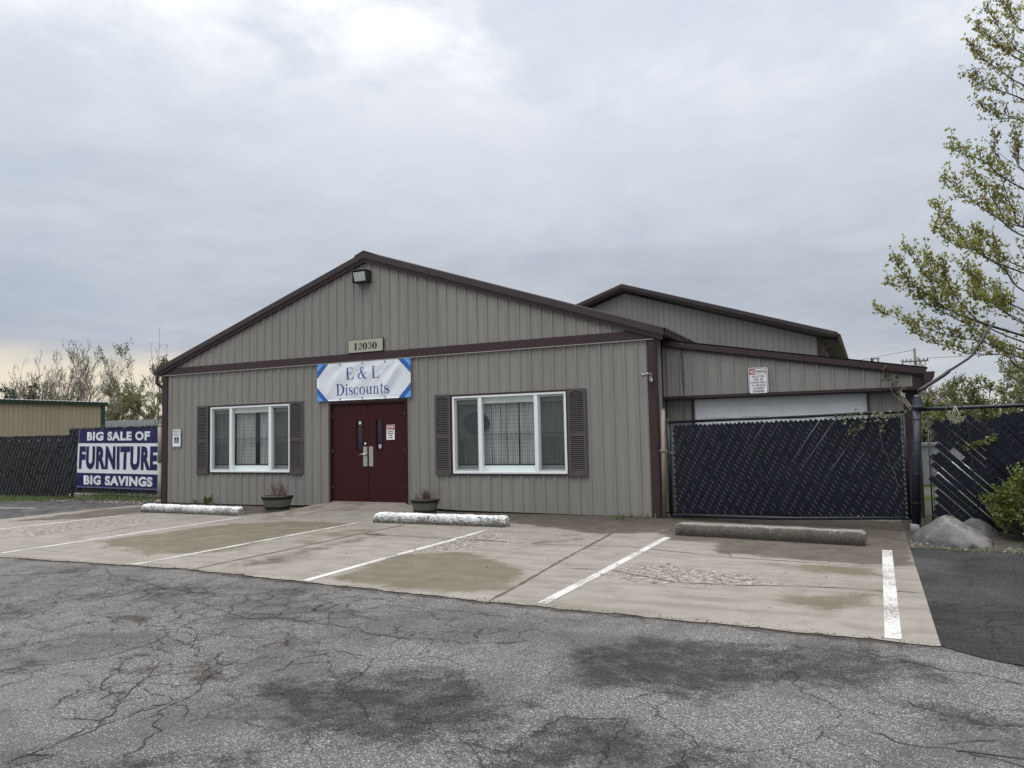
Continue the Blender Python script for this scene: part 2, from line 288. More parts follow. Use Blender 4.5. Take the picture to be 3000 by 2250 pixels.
LIMBS=[[(15.72,0.48,3.39),(16.27,0.69,3.11),(16.84,0.88,2.9),(17.3,1.06,2.77),(17.81,1.21,2.5)],[(15.91,0.97,3.91),(16.36,1.18,3.64),(16.7,1.38,3.4),(17.11,1.57,3.15),(17.52,1.75,2.86)],[(16.04,0.69,4.23),(16.26,0.98,3.89),(16.63,1.26,3.58),(17.02,1.53,3.31)],[(16.22,1.06,4.49),(16.49,1.34,4.09),(16.7,1.63,3.76),(16.74,1.93,3.55)],[(16.57,1.07,4.31),(16.68,1.37,3.96),(16.87,1.65,3.62),(17.12,1.93,3.31)],[(16.71,0.16,3.97),(16.78,0.46,3.7),(16.98,0.74,3.36),(17.43,0.99,2.94)],[(16.97,0.05,3.88),(17.14,0.34,3.68),(17.52,0.59,3.35),(17.8,0.85,3.22)],[(16.77,1.4,5.28),(16.87,1.57,4.98),(17.07,1.73,4.71),(17.41,1.87,4.37),(17.75,2.01,4.07),(18.02,2.15,3.71)],[(16.64,0.48,4.62),(16.9,0.76,4.35),(17.25,1.02,4.25),(17.53,1.29,4.08)],[(16.81,0.42,5.32),(17.03,0.63,5.17),(17.29,0.83,4.92),(17.59,1.01,4.7),(17.92,1.19,4.43)],[(17.28,1.6,5.68),(17.54,1.87,5.45),(17.73,2.15,5.21),(17.99,2.41,4.91)],[(16.94,0.79,5.97),(17.16,0.99,5.82),(17.44,1.19,5.74),(17.68,1.38,5.52),(18.02,1.56,5.28)],[(17.64,1.3,6.21),(17.66,1.52,5.93),(17.79,1.73,5.37),(17.93,1.94,5.0),(18.08,2.14,4.79)],[(17.27,0.77,7.05),(17.46,1.04,6.93),(17.75,1.3,6.88),(18.1,1.55,6.76)],[(17.35,1.02,7.64),(17.52,1.3,7.49),(17.77,1.56,7.37),(18.16,1.81,7.1)],[(17.34,0.23,7.54),(17.55,0.51,7.44),(17.77,0.78,7.32),(18.05,1.03,7.18)],[(17.6,0.98,8.15),(17.77,1.25,7.95),(18.02,1.52,7.65),(18.19,1.79,7.61)],[(17.88,1.31,8.38),(18.08,1.74,8.23),(18.28,2.16,8.18)],[(17.41,0.82,6.52),(17.71,1.24,6.41),(18.1,1.63,6.42)],[(17.27,1.19,4.67),(17.44,1.47,4.48),(17.66,1.75,4.27),(18.02,2.0,4.08)],[(16.22,1.17,3.09),(16.57,1.37,2.89),(17.08,1.55,2.67),(17.63,1.71,2.61),(17.91,1.9,2.38)],[(17.1,0.12,3.39),(17.39,0.54,3.29),(17.8,0.93,3.01)],[(17.9,1.13,6.09),(17.99,1.57,5.92),(18.11,2.01,5.72)],[(17.15,0.96,3.75),(17.38,1.39,3.53),(17.93,1.77,3.14)]]

# ------------------------------------------------------------------ ground surfaces
def seg_dist(px, py, poly, closed=True):
    d = np.full(px.shape, 1e9); n = len(poly)
    for i in range(n if closed else n-1):
        ax, ay = poly[i]; bx, by = poly[(i+1) % n]
        ex, ey = bx-ax, by-ay; L = ex*ex+ey*ey+1e-12
        t = np.clip(((px-ax)*ex+(py-ay)*ey)/L, 0, 1)
        d = np.minimum(d, np.hypot(px-ax-t*ex, py-ay-t*ey))
    return d
def inside(px, py, poly):
    r = np.zeros(px.shape, bool); n = len(poly); j = n-1
    for i in range(n):
        xi, yi = poly[i]; xj, yj = poly[j]
        c = ((yi > py) != (yj > py)) & (px < (xj-xi)*(py-yi)/(yj-yi+1e-12)+xi); r ^= c; j = i
    return r
def field(px, py, polys, soft):
    out = np.zeros(px.shape)
    for poly, k in polys:
        d = seg_dist(px, py, poly); sd = np.where(inside(px, py, poly), d, -d)
        out = np.maximum(out, k*np.clip(.5+sd/(2*soft), 0, 1))
    return out
def grid_mesh(name, xs, ys, zf, m, attrs=(), warp=None):
    X, Y = np.meshgrid(np.array(xs), np.array(ys)); 
    if warp: X, Y = warp(X, Y)
    Z = zf(X, Y); nx, ny = len(xs), len(ys)
    vs = np.stack([X.ravel(), Y.ravel(), Z.ravel()], 1)
    i = np.arange((ny-1)*nx).reshape(ny-1, nx)[:, :-1].ravel()
    fs = np.stack([i, i+1, i+nx+1, i+nx], 1)
    me = bpy.data.meshes.new(name); me.from_pydata(vs.tolist(), [], fs.tolist())
    me.polygons.foreach_set('use_smooth', [True]*len(fs)); me.materials.append(m)
    for an, fn in attrs:
        a = me.attributes.new(an, 'FLOAT', 'POINT'); a.data.foreach_set('value', fn(X.ravel(), Y.ravel()).astype(np.float32))
    me.update(); o = bpy.data.objects.new(name, me); COL.objects.link(o); o['kind'] = 'structure'; return o
def attr(t, name):
    n = t.node('ShaderNodeAttribute', attribute_name=name); return n.outputs['Fac']

def asphalt_mat(name, base, stone, fresh=0.0):
    m = bpy.data.materials.new(name); m.use_nodes = True; t = NT(m.node_tree); p = t.n['Principled BSDF']
    v = t.node('ShaderNodeTexCoord').outputs['Object']
    st = t.noise(v, 120, 2, .7); st2 = t.voro(v, 95, 'F1', 1)       # single stones
    sp2 = t.node('ShaderNodeSeparateColor'); t.put(sp2.inputs[0], st2)
    grit = t.voro(v, 95)                                            # distance to stone centre
    agg = t.math('MULTIPLY', t.ss(sp2.outputs[0], .35, .98), t.math('SUBTRACT', 1.0, t.ss(grit, .25, .62)))
    agg = t.math('ADD', t.math('MULTIPLY', agg, .85), t.math('MULTIPLY', t.ss(st, .40, .72), .40))
    c = t.mix(agg, base, stone); c = t.mix(t.math('MULTIPLY', t.ss(t.noise(v, 85, 3, .75), .48, .64), .45), c, (base[0]*.45, base[1]*.45, base[2]*.45))
    blot = t.noise(v, 1.1, 6, .62, .4); c = t.mix(t.math('MULTIPLY', t.ss(blot, .40, .66), .55), c, (base[0]*.75, base[1]*.72, base[2]*.70))
    blot2 = t.noise(v, .35, 4, .6); c = t.mix(t.math('MULTIPLY', t.ss(blot2, .5, .75), .25), c, (.15,.145,.135))
    n1 = t.noise(v, 2.6, 7, .62, .3); ns = t.math('ADD', t.math('MULTIPLY', t.math('SUBTRACT', n1, .5), 1.5), t.math('MULTIPLY', t.math('SUBTRACT', t.noise(v, 9, 6, .75), .5), 1.3))
    wet = t.ss(t.math('ADD', attr(t, 'wet'), ns), .18, .70); brn = t.ss(t.math('ADD', attr(t, 'brown'), ns), .25, .75)
    vm = t.node('ShaderNodeVectorMath', operation='SCALE'); t.put(vm.inputs[0], c); vm.inputs['Scale'].default_value = .34
    wet = t.math('MULTIPLY', wet, t.lin(t.ss(t.noise(v, 5.5, 6, .7, .3), .38, .56), 0, 1, .55, 1.0)); c = t.mix(wet, c, vm.outputs[0])
    c = t.mix(t.math('MULTIPLY', brn, .85), c, (.034,.027,.023))
    # crazed (alligator) cracking where the lot has failed
    wv = t.vadd(v, t.vmul(t.noise(v, 3.0, 4, .6, out=1), (.34,.34,0)))
    ed = t.voro(wv, 3.4, 'DISTANCE_TO_EDGE'); ed2 = t.voro(wv, 1.5, 'DISTANCE_TO_EDGE')
    ck = t.math('MULTIPLY', t.math('SUBTRACT', 1.0, t.ss(ed, .0, .022)), t.ss(t.math('ADD', attr(t, 'crazed'), ns), .3, .7))
    ck2 = t.math('MULTIPLY', t.math('SUBTRACT', 1.0, t.ss(ed2, .0, .0085)), t.ss(t.noise(v, .9, 3, .5), .36, .52))
    ck = t.math('MAXIMUM', ck, t.math('MULTIPLY', ck2, .8))
    halo = t.math('MULTIPLY', t.math('SUBTRACT', 1.0, t.ss(ed, .0, .20)), t.ss(t.math('ADD', attr(t, 'crazed'), ns), .3, .8)); c = t.mix(t.math('MULTIPLY', halo, .28), c, (.036,.031,.028))
    c = t.mix(t.math('MULTIPLY', ck, .9), c, (.012,.010,.009))
    t.put(p.inputs['Base Color'], c)
    t.put(p.inputs['Roughness'], t.math('SUBTRACT', .95, t.math('MULTIPLY', wet, .08)))
    p.inputs['Specular IOR Level'].default_value = .12
    b = t.node('ShaderNodeBump'); b.inputs['Distance'].default_value = .005; b.inputs['Strength'].default_value = .9
    t.put(b.inputs['Height'], t.math('SUBTRACT', t.math('MULTIPLY', agg, .9), t.math('MULTIPLY', ck, 1.5))); t.put(p.inputs['Normal'], b.outputs[0])
    return m

def concrete_mat():
    m = bpy.data.materials.new('weathered_concrete'); m.use_nodes = True; t = NT(m.node_tree); p = t.n['Principled BSDF']
    v = t.node('ShaderNodeTexCoord').outputs['Object']
    big = t.noise(v, .55, 5, .6, .3); med = t.noise(v, 3.2, 7, .65); fine = t.noise(v, 90, 3, .75)
    c = t.mix(t.ss(big, .35, .68), (.196,.178,.154), (.218,.194,.172))
    # faint streaks of traffic and run-off
    stv = t.vmul(v, (.5, 3.2, 1)); strk = t.noise(stv, 1.6, 6, .6, .3); c = t.mix(t.math('MULTIPLY', t.ss(strk, .44, .66), .62), c, (.128,.112,.086))
    c = t.mix(t.math('MULTIPLY', t.ss(med, .42, .68), .6), c, (.135,.12,.10))
    c = t.mix(t.math('MULTIPLY', t.ss(fine, .50, .68), .55), c, (.115,.10,.085))
    c = t.mix(t.math('MULTIPLY', t.ss(fine, .48, .25), .45), c, (.36,.325,.29))
    ns = t.math('MULTIPLY', t.math('SUBTRACT', t.noise(v, 2.2, 8, .68, .4), .5), 1.5)
    wet = t.ss(t.math('ADD', attr(t, 'wet'), ns), .20, .60); olv = t.math('MULTIPLY', t.ss(t.math('ADD', attr(t, 'olive'), ns), .28, .66), t.lin(med, .3, .7, .78, 1.2))
    c = t.mix(t.math('MULTIPLY', olv, .80), c, t.mix(t.ss(fine, .45, .7), (.098,.084,.056), (.066,.056,.037)))
    c = t.mix(t.math('MULTIPLY', wet, .86), c, t.mix(t.ss(med, .4, .65), (.066,.051,.040), (.042,.033,.027)))
    pits = t.math('MULTIPLY', t.math('SUBTRACT', 1.0, t.ss(t.voro(v, 2.3), .018, .030)), 1.0)
    c = t.mix(t.math('MULTIPLY', pits, .7), c, (.07,.06,.05))
    sp = t.ss(t.math('ADD', attr(t, 'spall'), ns), .35, .75)
    wv = t.vadd(v, t.vmul(t.noise(v, 7, 5, .7, out=1), (.34,.30,0)))
    ed = t.math('SUBTRACT', 1.0, t.ss(t.voro(wv, 7.5, 'DISTANCE_TO_EDGE'), .0, .07)); ed2 = t.math('SUBTRACT', 1.0, t.ss(t.voro(wv, 19, 'DISTANCE_TO_EDGE'), .0, .10))
    rough = t.noise(v, 14, 5, .7)
    c = t.mix(t.math('MULTIPLY', sp, .8), c, t.mix(t.ss(rough, .42, .60), (.14,.12,.105), (.32,.285,.25)))
    brk = t.ss(t.noise(v, 9, 4, .7), .42, .60); ck = t.math('MULTIPLY', t.math('MULTIPLY', sp, brk), t.math('MAXIMUM', ed, t.math('MULTIPLY', ed2, .8)))
    c = t.mix(t.math('MULTIPLY', ck, .8), c, (.062,.05,.042))
    t.put(p.inputs['Base Color'], c); t.put(p.inputs['Roughness'], t.math('SUBTRACT', .92, t.math('MULTIPLY', wet, .12)))
    p.inputs['Specular IOR Level'].default_value = .12
    b = t.node('ShaderNodeBump'); b.inputs['Distance'].default_value = .006; b.inputs['Strength'].default_value = .8
    hh = t.math('ADD', t.math('MULTIPLY', fine, .35), t.math('MULTIPLY', sp, t.math('SUBTRACT', t.math('MULTIPLY', rough, 2.2), t.math('MULTIPLY', ck, 1.6))))
    t.put(b.inputs['Height'], hh); t.put(p.inputs['Normal'], b.outputs[0])
    return m

def span(a, b, st): return list(np.arange(a, b, st))
XS = [-400,-200,-90,-50,-30,-22]+span(-16, -4, .5)+span(-4, 3, .16)+span(3, 18, .075)+span(18, 24, .3)+[26,30,40,70,150,400]
YS = [-300,-120,-60,-35,-25,-19,-16]+span(-14, -11, .25)+span(-11, -5.9, .07)+span(-5.9, .9, .16)+[.9]
asph = asphalt_mat('old_asphalt', (.062,.059,.056), (.40,.385,.365))
wetp = [(p, k) for p, k, q in ASPH if q == 0]; brnp = [(p, k) for p, k, q in ASPH if q == 1]
lot = grid_mesh('asphalt_lot', XS, YS, lambda X, Y: np.full(X.shape, -.006)-.006*np.exp(-((X-9)**2+(Y+8.6)**2)/4), asph,
    [('wet', lambda x, y: np.maximum(field(x, y, wetp, .26), .55*((x < -.2) & (y > -3.9)))), ('brown', lambda x, y: np.maximum(field(x, y, brnp, .16), .75*np.exp(-((y-np.interp(x, [-.3, 5.06, 8.29, 12.47, 14.32, 15.95], [-6.95, -6.68, -6.50, -6.79, -6.85, -6.93]))/.11)**2)*((x > -.3) & (x < 16.1)))), ('crazed', lambda x, y: field(x, y, [(p, 1) for p in ALLI]+[([(3,-6.7),(12.4,-6.8),(13.2,-7.6),(12.0,-8.7),(11.6,-10.4),(9.5,-10.2),(3,-9)], .47)], .3))])
lot['label'] = 'old cracked grey asphalt lot with dark damp patches'

# open country beyond the lot
def earth_mat():
    m = bpy.data.materials.new('grass_and_gravel'); m.use_nodes = True; t = NT(m.node_tree); p = t.n['Principled BSDF']
    v = t.node('ShaderNodeTexCoord').outputs['Object']
    a = t.noise(v, .25, 6, .6); b_ = t.noise(v, 25, 4, .7)
    c = t.mix(t.ss(a, .42, .58), t.mix(b_, (.05,.075,.02), (.10,.13,.035)), t.mix(b_, (.10,.095,.082), (.17,.16,.145)))
    t.put(p.inputs['Base Color'], c); p.inputs['Roughness'].default_value = .95; p.inputs['Specular IOR Level'].default_value = 0; return m
g = MB(); g.poly([(-900,.88,-.03),(900,.88,-.03),(900,1500,-.03),(-900,1500,-.03)]); ground('ground', g, earth_mat())

# concrete parking pad, with its ramp up to the door
FX = [-.3, 5.06, 8.29, 12.47, 14.32, 15.95]; FY = [-6.95, -6.68, -6.50, -6.79, -6.85, -6.93]
def sstep(x, a, b): t = np.clip((x-a)/(b-a), 0, 1); return t*t*(3-2*t)
def ramp(X, Y): return .135*sstep(X, 4.3, 5.3)*(1-sstep(X, 6.95, 7.95))*sstep(Y, -1.9, -.12)
def padz(X, Y): return ramp(X, Y)+.006*np.sin(X*1.3)*np.cos(Y*1.1)*sstep(Y, -6.4, -5)
def padwarp(X, V):
    fr = np.interp(X, FX, FY)+.012*np.sin(X*7)+.009*np.sin(X*17+1)+.009*np.sin(X*41); bk = np.where(X < 12.25, .06, .74); xx = np.where(V > 2, X, X)
    return X, fr+(bk-fr)*V
pwet = [(p, k) for p, k, q in PADS if q == 0]+[([(12.2,-.2),(12.7,-1.6),(12.95,-2.5),(13.75,-2.65),(13.9,-3.5),(15.95,-3.75),(15.95,-.2)], .85), ([(8.0,-.1),(12.2,-.1),(12.3,-1.3),(10.6,-1.15),(8.3,-.6)], .9)]; polv = [(p, min(1, k*1.25)) for p, k, q in PADS if q == 1]
padm = concrete_mat()
pad = grid_mesh('concrete_pad', span(-.28, 15.9, .085)+[15.9, 15.955], span(0, 1.0001, 1/75), padz, padm,
    [('wet', lambda x, y: np.maximum(field(x, y, pwet, .22), .95*(1-np.clip(np.abs(y+.1)/1.0, 0, 1))*((x<4.6)|(x>7.6)))), ('olive', lambda x, y: field(x, y, polv, .2)), ('spall', lambda x, y: field(x, y, [(p, 1) for p in SPALL], .22))], padwarp)
pad['label'] = 'pale stained concrete parking pad in front of the shop'
e = MB()                                                    # its edges, so that it is a slab
fr = [(x, float(np.interp(x, FX, FY))) for x in (-.28, 5.06, 8.29, 12.47, 14.32, 15.955)]
# joints and cracks: narrow dark grooves filled with dirt
M['crack'] = mat('dirt_filled_crack', (.020,.017,.015), .95, var=.4, vscale=20)
M['joint'] = mat('dirt_filled_joint', (.060,.048,.040), .95, var=.5, vscale=9)
def ribbon(mb, pts, w0, zf, seed, jit=.03, step=.07, dz=.004):
    rg = random.Random(seed); P = []
    for (ax, ay), (bx, by) in zip(pts, pts[1:]):
        L = math.hypot(bx-ax, by-ay); n = max(1, int(L/step))
        for i in range(n): P.append((ax+(bx-ax)*i/n, ay+(by-ay)*i/n))
    P.append(pts[-1]); n = len(P); Q = []; ox = oy = 0
    for i, (x, y) in enumerate(P):
        ox = ox*.7+rg.uniform(-jit, jit); oy = oy*.7+rg.uniform(-jit, jit); Q.append((x+ox, y+oy))
    vs = []
    for i, (x, y) in enumerate(Q):
        ax, ay = Q[max(0, i-1)]; bx, by = Q[min(n-1, i+1)]; L = math.hypot(bx-ax, by-ay)+1e-9
        w_ = w0*rg.uniform(.35, 1.25)*(1 if 0 < i < n-1 else .2); nx_, ny_ = -(by-ay)/L*w_, (bx-ax)/L*w_
        vs += [(x+nx_, y+ny_, zf(x+nx_, y+ny_)+dz), (x-nx_, y-ny_, zf(x-nx_, y-ny_)+dz)]
    mb.add(vs, [(2*i+1, 2*i+3, 2*i+2, 2*i) for i in range(n-1)])
c = MB()
lz = lambda x, y: -.006-.006*math.exp(-((x-9)**2+(y+8.6)**2)/4)
for i, pl in enumerate(CRACK):
    ribbon(c, pl, .0052, lz, i, .034, .04)
    rg = random.Random(i+50)
    for k in range(2):                                      # short side cracks
        a = rg.choice(pl); L = rg.uniform(.15, .45); th = rg.uniform(0, 6.28)
        ribbon(c, [a, (a[0]+L*math.cos(th), a[1]+L*math.sin(th))], .004, lz, i*7+k, .02, .05)
ground('asphalt_cracks', c, M['crack'])
c = MB(); pz = lambda x, y: float(padz(np.array(x), np.array(y)))
for i, pl in enumerate(PADCR): ribbon(c, pl, .010, pz, 90+i, .008, .10)
for i, pl in enumerate([[(8.42,-6.5),(8.44,-2.1)],[(12.45,-6.75),(12.25,-4.4),(12.07,-2.0),(12.1,-.6)]]): ribbon(c, pl, .022, pz, 120+i, .006, .10)
ribbon(c, [(7.45,-.95),(9.6,-1.15),(12.1,-1.5)], .006, pz, 131, .03, .08)
ground('pad_joints', c, M['joint'])
# grit where asphalt and pad meet
def front(x): return float(np.interp(x, FX, FY))
rg = random.Random(4); c = MB()
for i in range(700):
    x = rg.uniform(3, 15.95); y = front(x)+abs(rg.gauss(0, .05))+.0; s_ = rg.uniform(.003, .009)
    if y < front(x): continue
    z0 = pz(x, y); pts = [(x+s_*math.cos(a)*rg.uniform(.6, 1), y+s_*math.sin(a)*rg.uniform(.6, 1)) for a in (0, 1.6, 3.1, 4.7)]
    c.add([(px_, py_, z0+.001) for px_, py_ in pts]+[(x, y, z0+s_*.8)], [(0,1,4),(1,2,4),(2,3,4),(3,0,4)])
for i in range(260):
    x = rg.uniform(9.8, 15.9); y = rg.uniform(-6.5, -2.2); s_ = rg.uniform(.003, .008)
    z0 = pz(x, y); pts = [(x+s_*math.cos(a)*rg.uniform(.6, 1), y+s_*math.sin(a)*rg.uniform(.6, 1)) for a in (0, 1.6, 3.1, 4.7)]
    c.add([(px_, py_, z0+.001) for px_, py_ in pts]+[(x, y, z0+s_*.8)], [(0,1,4),(1,2,4),(2,3,4),(3,0,4)])
o = link('grit', c, M['crack']); props(o, 'loose dark grit along the edge of the concrete pad', 'grit', kind='stuff')

# painted stall lines
def paint_mat():
    m = bpy.data.materials.new('worn_white_paint'); m.use_nodes = True; t = NT(m.node_tree); p = t.n['Principled BSDF']; out = t.n['Material Output']
    v = t.node('ShaderNodeTexCoord').outputs['Object']
    n1 = t.noise(v, 42, 6, .75); n2 = t.noise(v, 1.7, 5, .65); k = t.math('ADD', n1, t.math('MULTIPLY', t.math('SUBTRACT', n2, .5), .5))
    c = t.mix(t.ss(t.noise(v, 120, 3, .7), .45, .7), (.50,.49,.465), (.32,.30,.27)); t.put(p.inputs['Base Color'], c); p.inputs['Roughness'].default_value = .7
    tr = t.node('ShaderNodeBsdfTransparent'); mx = t.node('ShaderNodeMixShader'); t.put(mx.inputs[0], t.math('MULTIPLY', t.ss(k, .35, .53), .90))
    t.l.new(tr.outputs[0], mx.inputs[1]); t.l.new(p.outputs[0], mx.inputs[2]); t.l.new(mx.outputs[0], out.inputs[0]); return m
M['line_paint'] = paint_mat()
def stripe(pts, w_):
    mb = MB(); vs = []; P = []
    for (ax, ay), (bx, by) in zip(pts, pts[1:]):
        n = max(1, int(math.hypot(bx-ax, by-ay)/.15)); P += [(ax+(bx-ax)*i/n, ay+(by-ay)*i/n) for i in range(n)]
    P.append(pts[-1])
    for x, y in P: vs += [(x-w_/2, y, pz(x-w_/2, y)+.0045), (x+w_/2, y, pz(x+w_/2, y)+.0045)]
    mb.add(vs, [(2*i, 2*i+1, 2*i+3, 2*i+2) for i in range(len(P)-1)]); return mb
for pts, w_ in (([(1.645,-6.9),(1.67,-2.3)], .09), ([(4.73,-6.47),(4.61,-2.07)], .09), ([(7.45,-6.5),(7.446,-2.13)], .09), ([(10.19,-6.6),(10.16,-5.0),(10.14,-3.6),(10.09,-2.39)], .095),
               ([(12.93,-6.7),(12.97,-2.38)], .098), ([(15.67,-6.86),(15.70,-2.64)], .108)):
    ground('parking_line', stripe(pts, w_), M['line_paint'])
mb = MB(); mb.poly([(-7,-2.55,.0),(-2.05,-1.72,.0),(-2.05,-1.80,.0),(-7,-2.66,.0)]); ground('painted_line', mb, M['line_paint'])

# newer, darker asphalt of the side drive; planting bed at the foot of the right fence
dark = asphalt_mat('dark_asphalt', (.0125,.0125,.0125), (.12,.12,.117))
grid_mesh('side_drive', [15.957]+span(16.05, 21, .12)+[22,24,27,32,45], span(0, 1.001, 1/30), lambda X, Y: np.full(X.shape, .0), dark,
    [('wet', lambda x, y: 0*x), ('brown', lambda x, y: 0*x), ('crazed', lambda x, y: field(x, y, [(ALLI[2], .9)], .3))],
    lambda X, V: (X, (-6.93-.55*(X-15.95)**.8-.03*np.sin(X*9))*(1-V)+(-2.42-.05*np.sin(X*5)-.02*np.sin(X*13))*V))
M['bed'] = mat('dark_bed_soil', (.040,.032,.025), .95, var=.5, vscale=14, bump=.03, bscale=30)
grid_mesh('planting_bed', [15.957]+span(16.0, 19.5, .07)+[20,22,25,30,45], span(0, 1.001, 1/34),
    lambda X, Y: .004+.05*sstep(Y, -2.4, -1.2)*sstep(X, 15.95, 16.6)+.02*np.sin(X*7)*np.sin(Y*9)*sstep(Y, -2.4, -1.8)*sstep(X, 15.96, 16.3), M['bed'], (),
    lambda X, V: (X, (-2.43-.05*np.sin(X*5)-.02*np.sin(X*13))*(1-V)+.87*V))
def pebbles(name, n, xr, yr, sr, m, zf, seed, dens=None):
    rg = random.Random(seed); c = MB()
    while n > 0:
        x = rg.uniform(*xr); y = rg.uniform(*yr)
        if dens and rg.random() > dens(x, y): continue
        n -= 1; s_ = rg.uniform(*sr); z0 = zf(x, y); k = 6; a0 = rg.random()*6
        ring = [(x+s_*math.cos(a0+6.283*i/k)*rg.uniform(.7, 1.1), y+s_*math.sin(a0+6.283*i/k)*rg.uniform(.6, 1), z0) for i in range(k)]
        up = [(x+(p[0]-x)*.75, y+(p[1]-y)*.75, z0+s_*rg.uniform(.45, .7)) for p in ring]; top = (x, y, z0+s_*.8)
        c.add(ring+up+[top], [(i, (i+1)%k, k+(i+1)%k, k+i) for i in range(k)]+[(k+i, k+(i+1)%k, 2*k) for i in range(k)], True)
    return link(name, c, m)
def peb_mat(name, a, b):
    m = bpy.data.materials.new(name); m.use_nodes = True; t = NT(m.node_tree); p = t.n['Principled BSDF']
    g = t.node('ShaderNodeNewGeometry'); t.put(p.inputs['Base Color'], t.mix(g.outputs['Random Per Island'], a, b)); p.inputs['Roughness'].default_value = .85; return m
M['gravel'] = peb_mat('mixed_gravel', (.05,.043,.037), (.26,.24,.215))
props(pebbles('gravel', 420, (15.97, 18.6), (-2.5, -.9), (.005, .018), M['gravel'], lambda x, y: .01, 5, lambda x, y: math.exp(-max(0, y+2.3)*1.1)), 'loose gravel and crumbs around the foot of the boulder', 'gravel', kind='stuff')
props(pebbles('gravel', 500, (-4.2, .0), (-.30, .75), (.010, .035), M['gravel'], lambda x, y: -.004, 6, lambda x, y: .25+.75*max(0, 1-abs(x+1.2)/1.4)), 'pale gravel strewn under the furniture banner fence', 'gravel', kind='stuff')
props(pebbles('concrete_crumbs', 70, (9.9, 11.2), (-4.6, -2.3), (.008, .035), mat('concrete_crumb', (.25,.22,.195), .9, var=.2), lambda x, y: pz(x, y), 8, lambda x, y: math.exp(-abs(x-10.3)*2.0)), 'broken concrete crumbs along the crumbling stall line', 'rubble', kind='stuff')
props(pebbles('concrete_crumbs', 120, (12.9, 15.2), (-5.6, -4.4), (.006, .026), bpy.data.materials['concrete_crumb'], lambda x, y: pz(x, y), 18, lambda x, y: math.exp(-abs(x-13.6)*1.6)*math.exp(-abs(y+4.95)*3)), 'broken concrete crumbs in the broken patch of the right stall', 'rubble', kind='stuff')
props(pebbles('concrete_crumbs', 60, (1.6, 3.4), (-5.0, -2.8), (.008, .03), bpy.data.materials['concrete_crumb'], lambda x, y: pz(x, y), 19, lambda x, y: math.exp(-abs(x-2.5)*1.6)), 'broken concrete crumbs in the broken patch of the left stall', 'rubble', kind='stuff')
M['litter'] = peb_mat('dry_litter', (.10,.065,.035), (.26,.20,.13))
rg = random.Random(33); c = MB()
for i in range(420):
    k = rg.random()
    if k < .45: x, y = rg.uniform(.3, 12.1), -abs(rg.gauss(.03, .10))-.02
    elif k < .75: x, y = rg.uniform(12.2, 15.9), rg.uniform(-1.6, .3)
    else: x, y = rg.uniform(1, 15.5), rg.uniform(-6.3, -.5)
    a = rg.uniform(0, 6.28); s_ = rg.uniform(.008, .022); z0 = pz(x, y)+.004; u_ = (math.cos(a)*s_, math.sin(a)*s_); v_ = (-u_[1]*.5, u_[0]*.5)
    c.add([(x-u_[0], y-u_[1], z0), (x+v_[0], y+v_[1], z0+rg.uniform(0,.012)), (x+u_[0], y+u_[1], z0), (x-v_[0], y-v_[1], z0+rg.uniform(0,.008))], [(0,3,2,1)])
o = link('leaf_litter', c, M['litter']); props(o, 'dry leaf litter scattered along the wall foot and pad', 'litter', kind='stuff')

# ------------------------------------------------------------------ ribbed metal sheets
RIB = .2286
def rib_profile(a, b, off, extra=(), h=.026, minor=.005):
    pts = {}
    n0 = int(math.floor((a-off)/RIB))-1; n1 = int(math.ceil((b-off)/RIB))+1
    for n in range(n0, n1+1):
        c = off+n*RIB
        for d, hh in ((-.026,0),(-.012,h),(.012,h),(.026,0),(.060,0),(.070,minor),(.085,minor),(.095,0),(.134,0),(.144,minor),(.159,minor),(.169,0)):
            pts[round(c+d, 4)] = hh
    ks = sorted(pts); vs = [pts[k] for k in ks]
    xs = [a]+[k for k in ks if a < k < b]+[b]+[x for x in extra if a < x < b]
    xs = sorted(set(round(x, 4) for x in xs))
    return [(x, float(np.interp(x, ks, vs))) for x in xs]
def sheet(mb, a, b, lo, hi, f, off=0.0, holes=(), h=.026, minor=.005, screws=(), sr=.007):
    """f(u, height, v) -> xyz; holes are (u0,u1,v0,v1)"""
    ex = [q for H in holes for q in H[:2]]+[6.10]
    pr = rib_profile(a, b, off, ex, h, minor)
    for (x0, h0), (x1, h1) in zip(pr, pr[1:]):
        if x1-x0 < 1e-5: continue
        xm = (x0+x1)/2; iv = [(0, 1)]
        cuts = sorted((H[2], H[3]) for H in holes if H[0]-1e-4 < xm < H[1]+1e-4)
        segs = []; cur = None
        for (c0, c1) in cuts: segs.append((cur, c0)); cur = c1
        segs.append((cur, None))
        for s0, s1 in segs:
            za0 = lo(x0) if s0 is None else s0; zb0 = lo(x1) if s0 is None else s0
            za1 = hi(x0) if s1 is None else s1; zb1 = hi(x1) if s1 is None else s1
            if za1-za0 < 1e-4 and zb1-zb0 < 1e-4: continue
            mb.add([f(x0, h0, za0), f(x1, h1, zb0), f(x1, h1, zb1), f(x0, h0, za1)], [(0,1,2,3)])
    n0 = int(math.ceil((a-off)/RIB)); n1 = int((b-off)/RIB)
    for n in range(n0, n1+1):
        c = off+n*RIB+.038
        if not a+.03 < c < b-.03: continue
        for z in screws:
            if z < lo(c)+.03 or z > hi(c)-.03: continue
            if any(H[0]-.05 < c < H[1]+.05 and H[2]-.05 < z < H[3]+.05 for H in holes): continue
            r = sr; q = [(c+r*math.cos(k*1.0472), z+r*math.sin(k*1.0472)) for k in range(6)]
            mb.add([f(x, .0, y) for x, y in q]+[f(x, .009, y) for x, y in q], [tuple(range(6, 12))]+[(k, (k+1)%6, 6+(k+1)%6, 6+k) for k in range(6)])

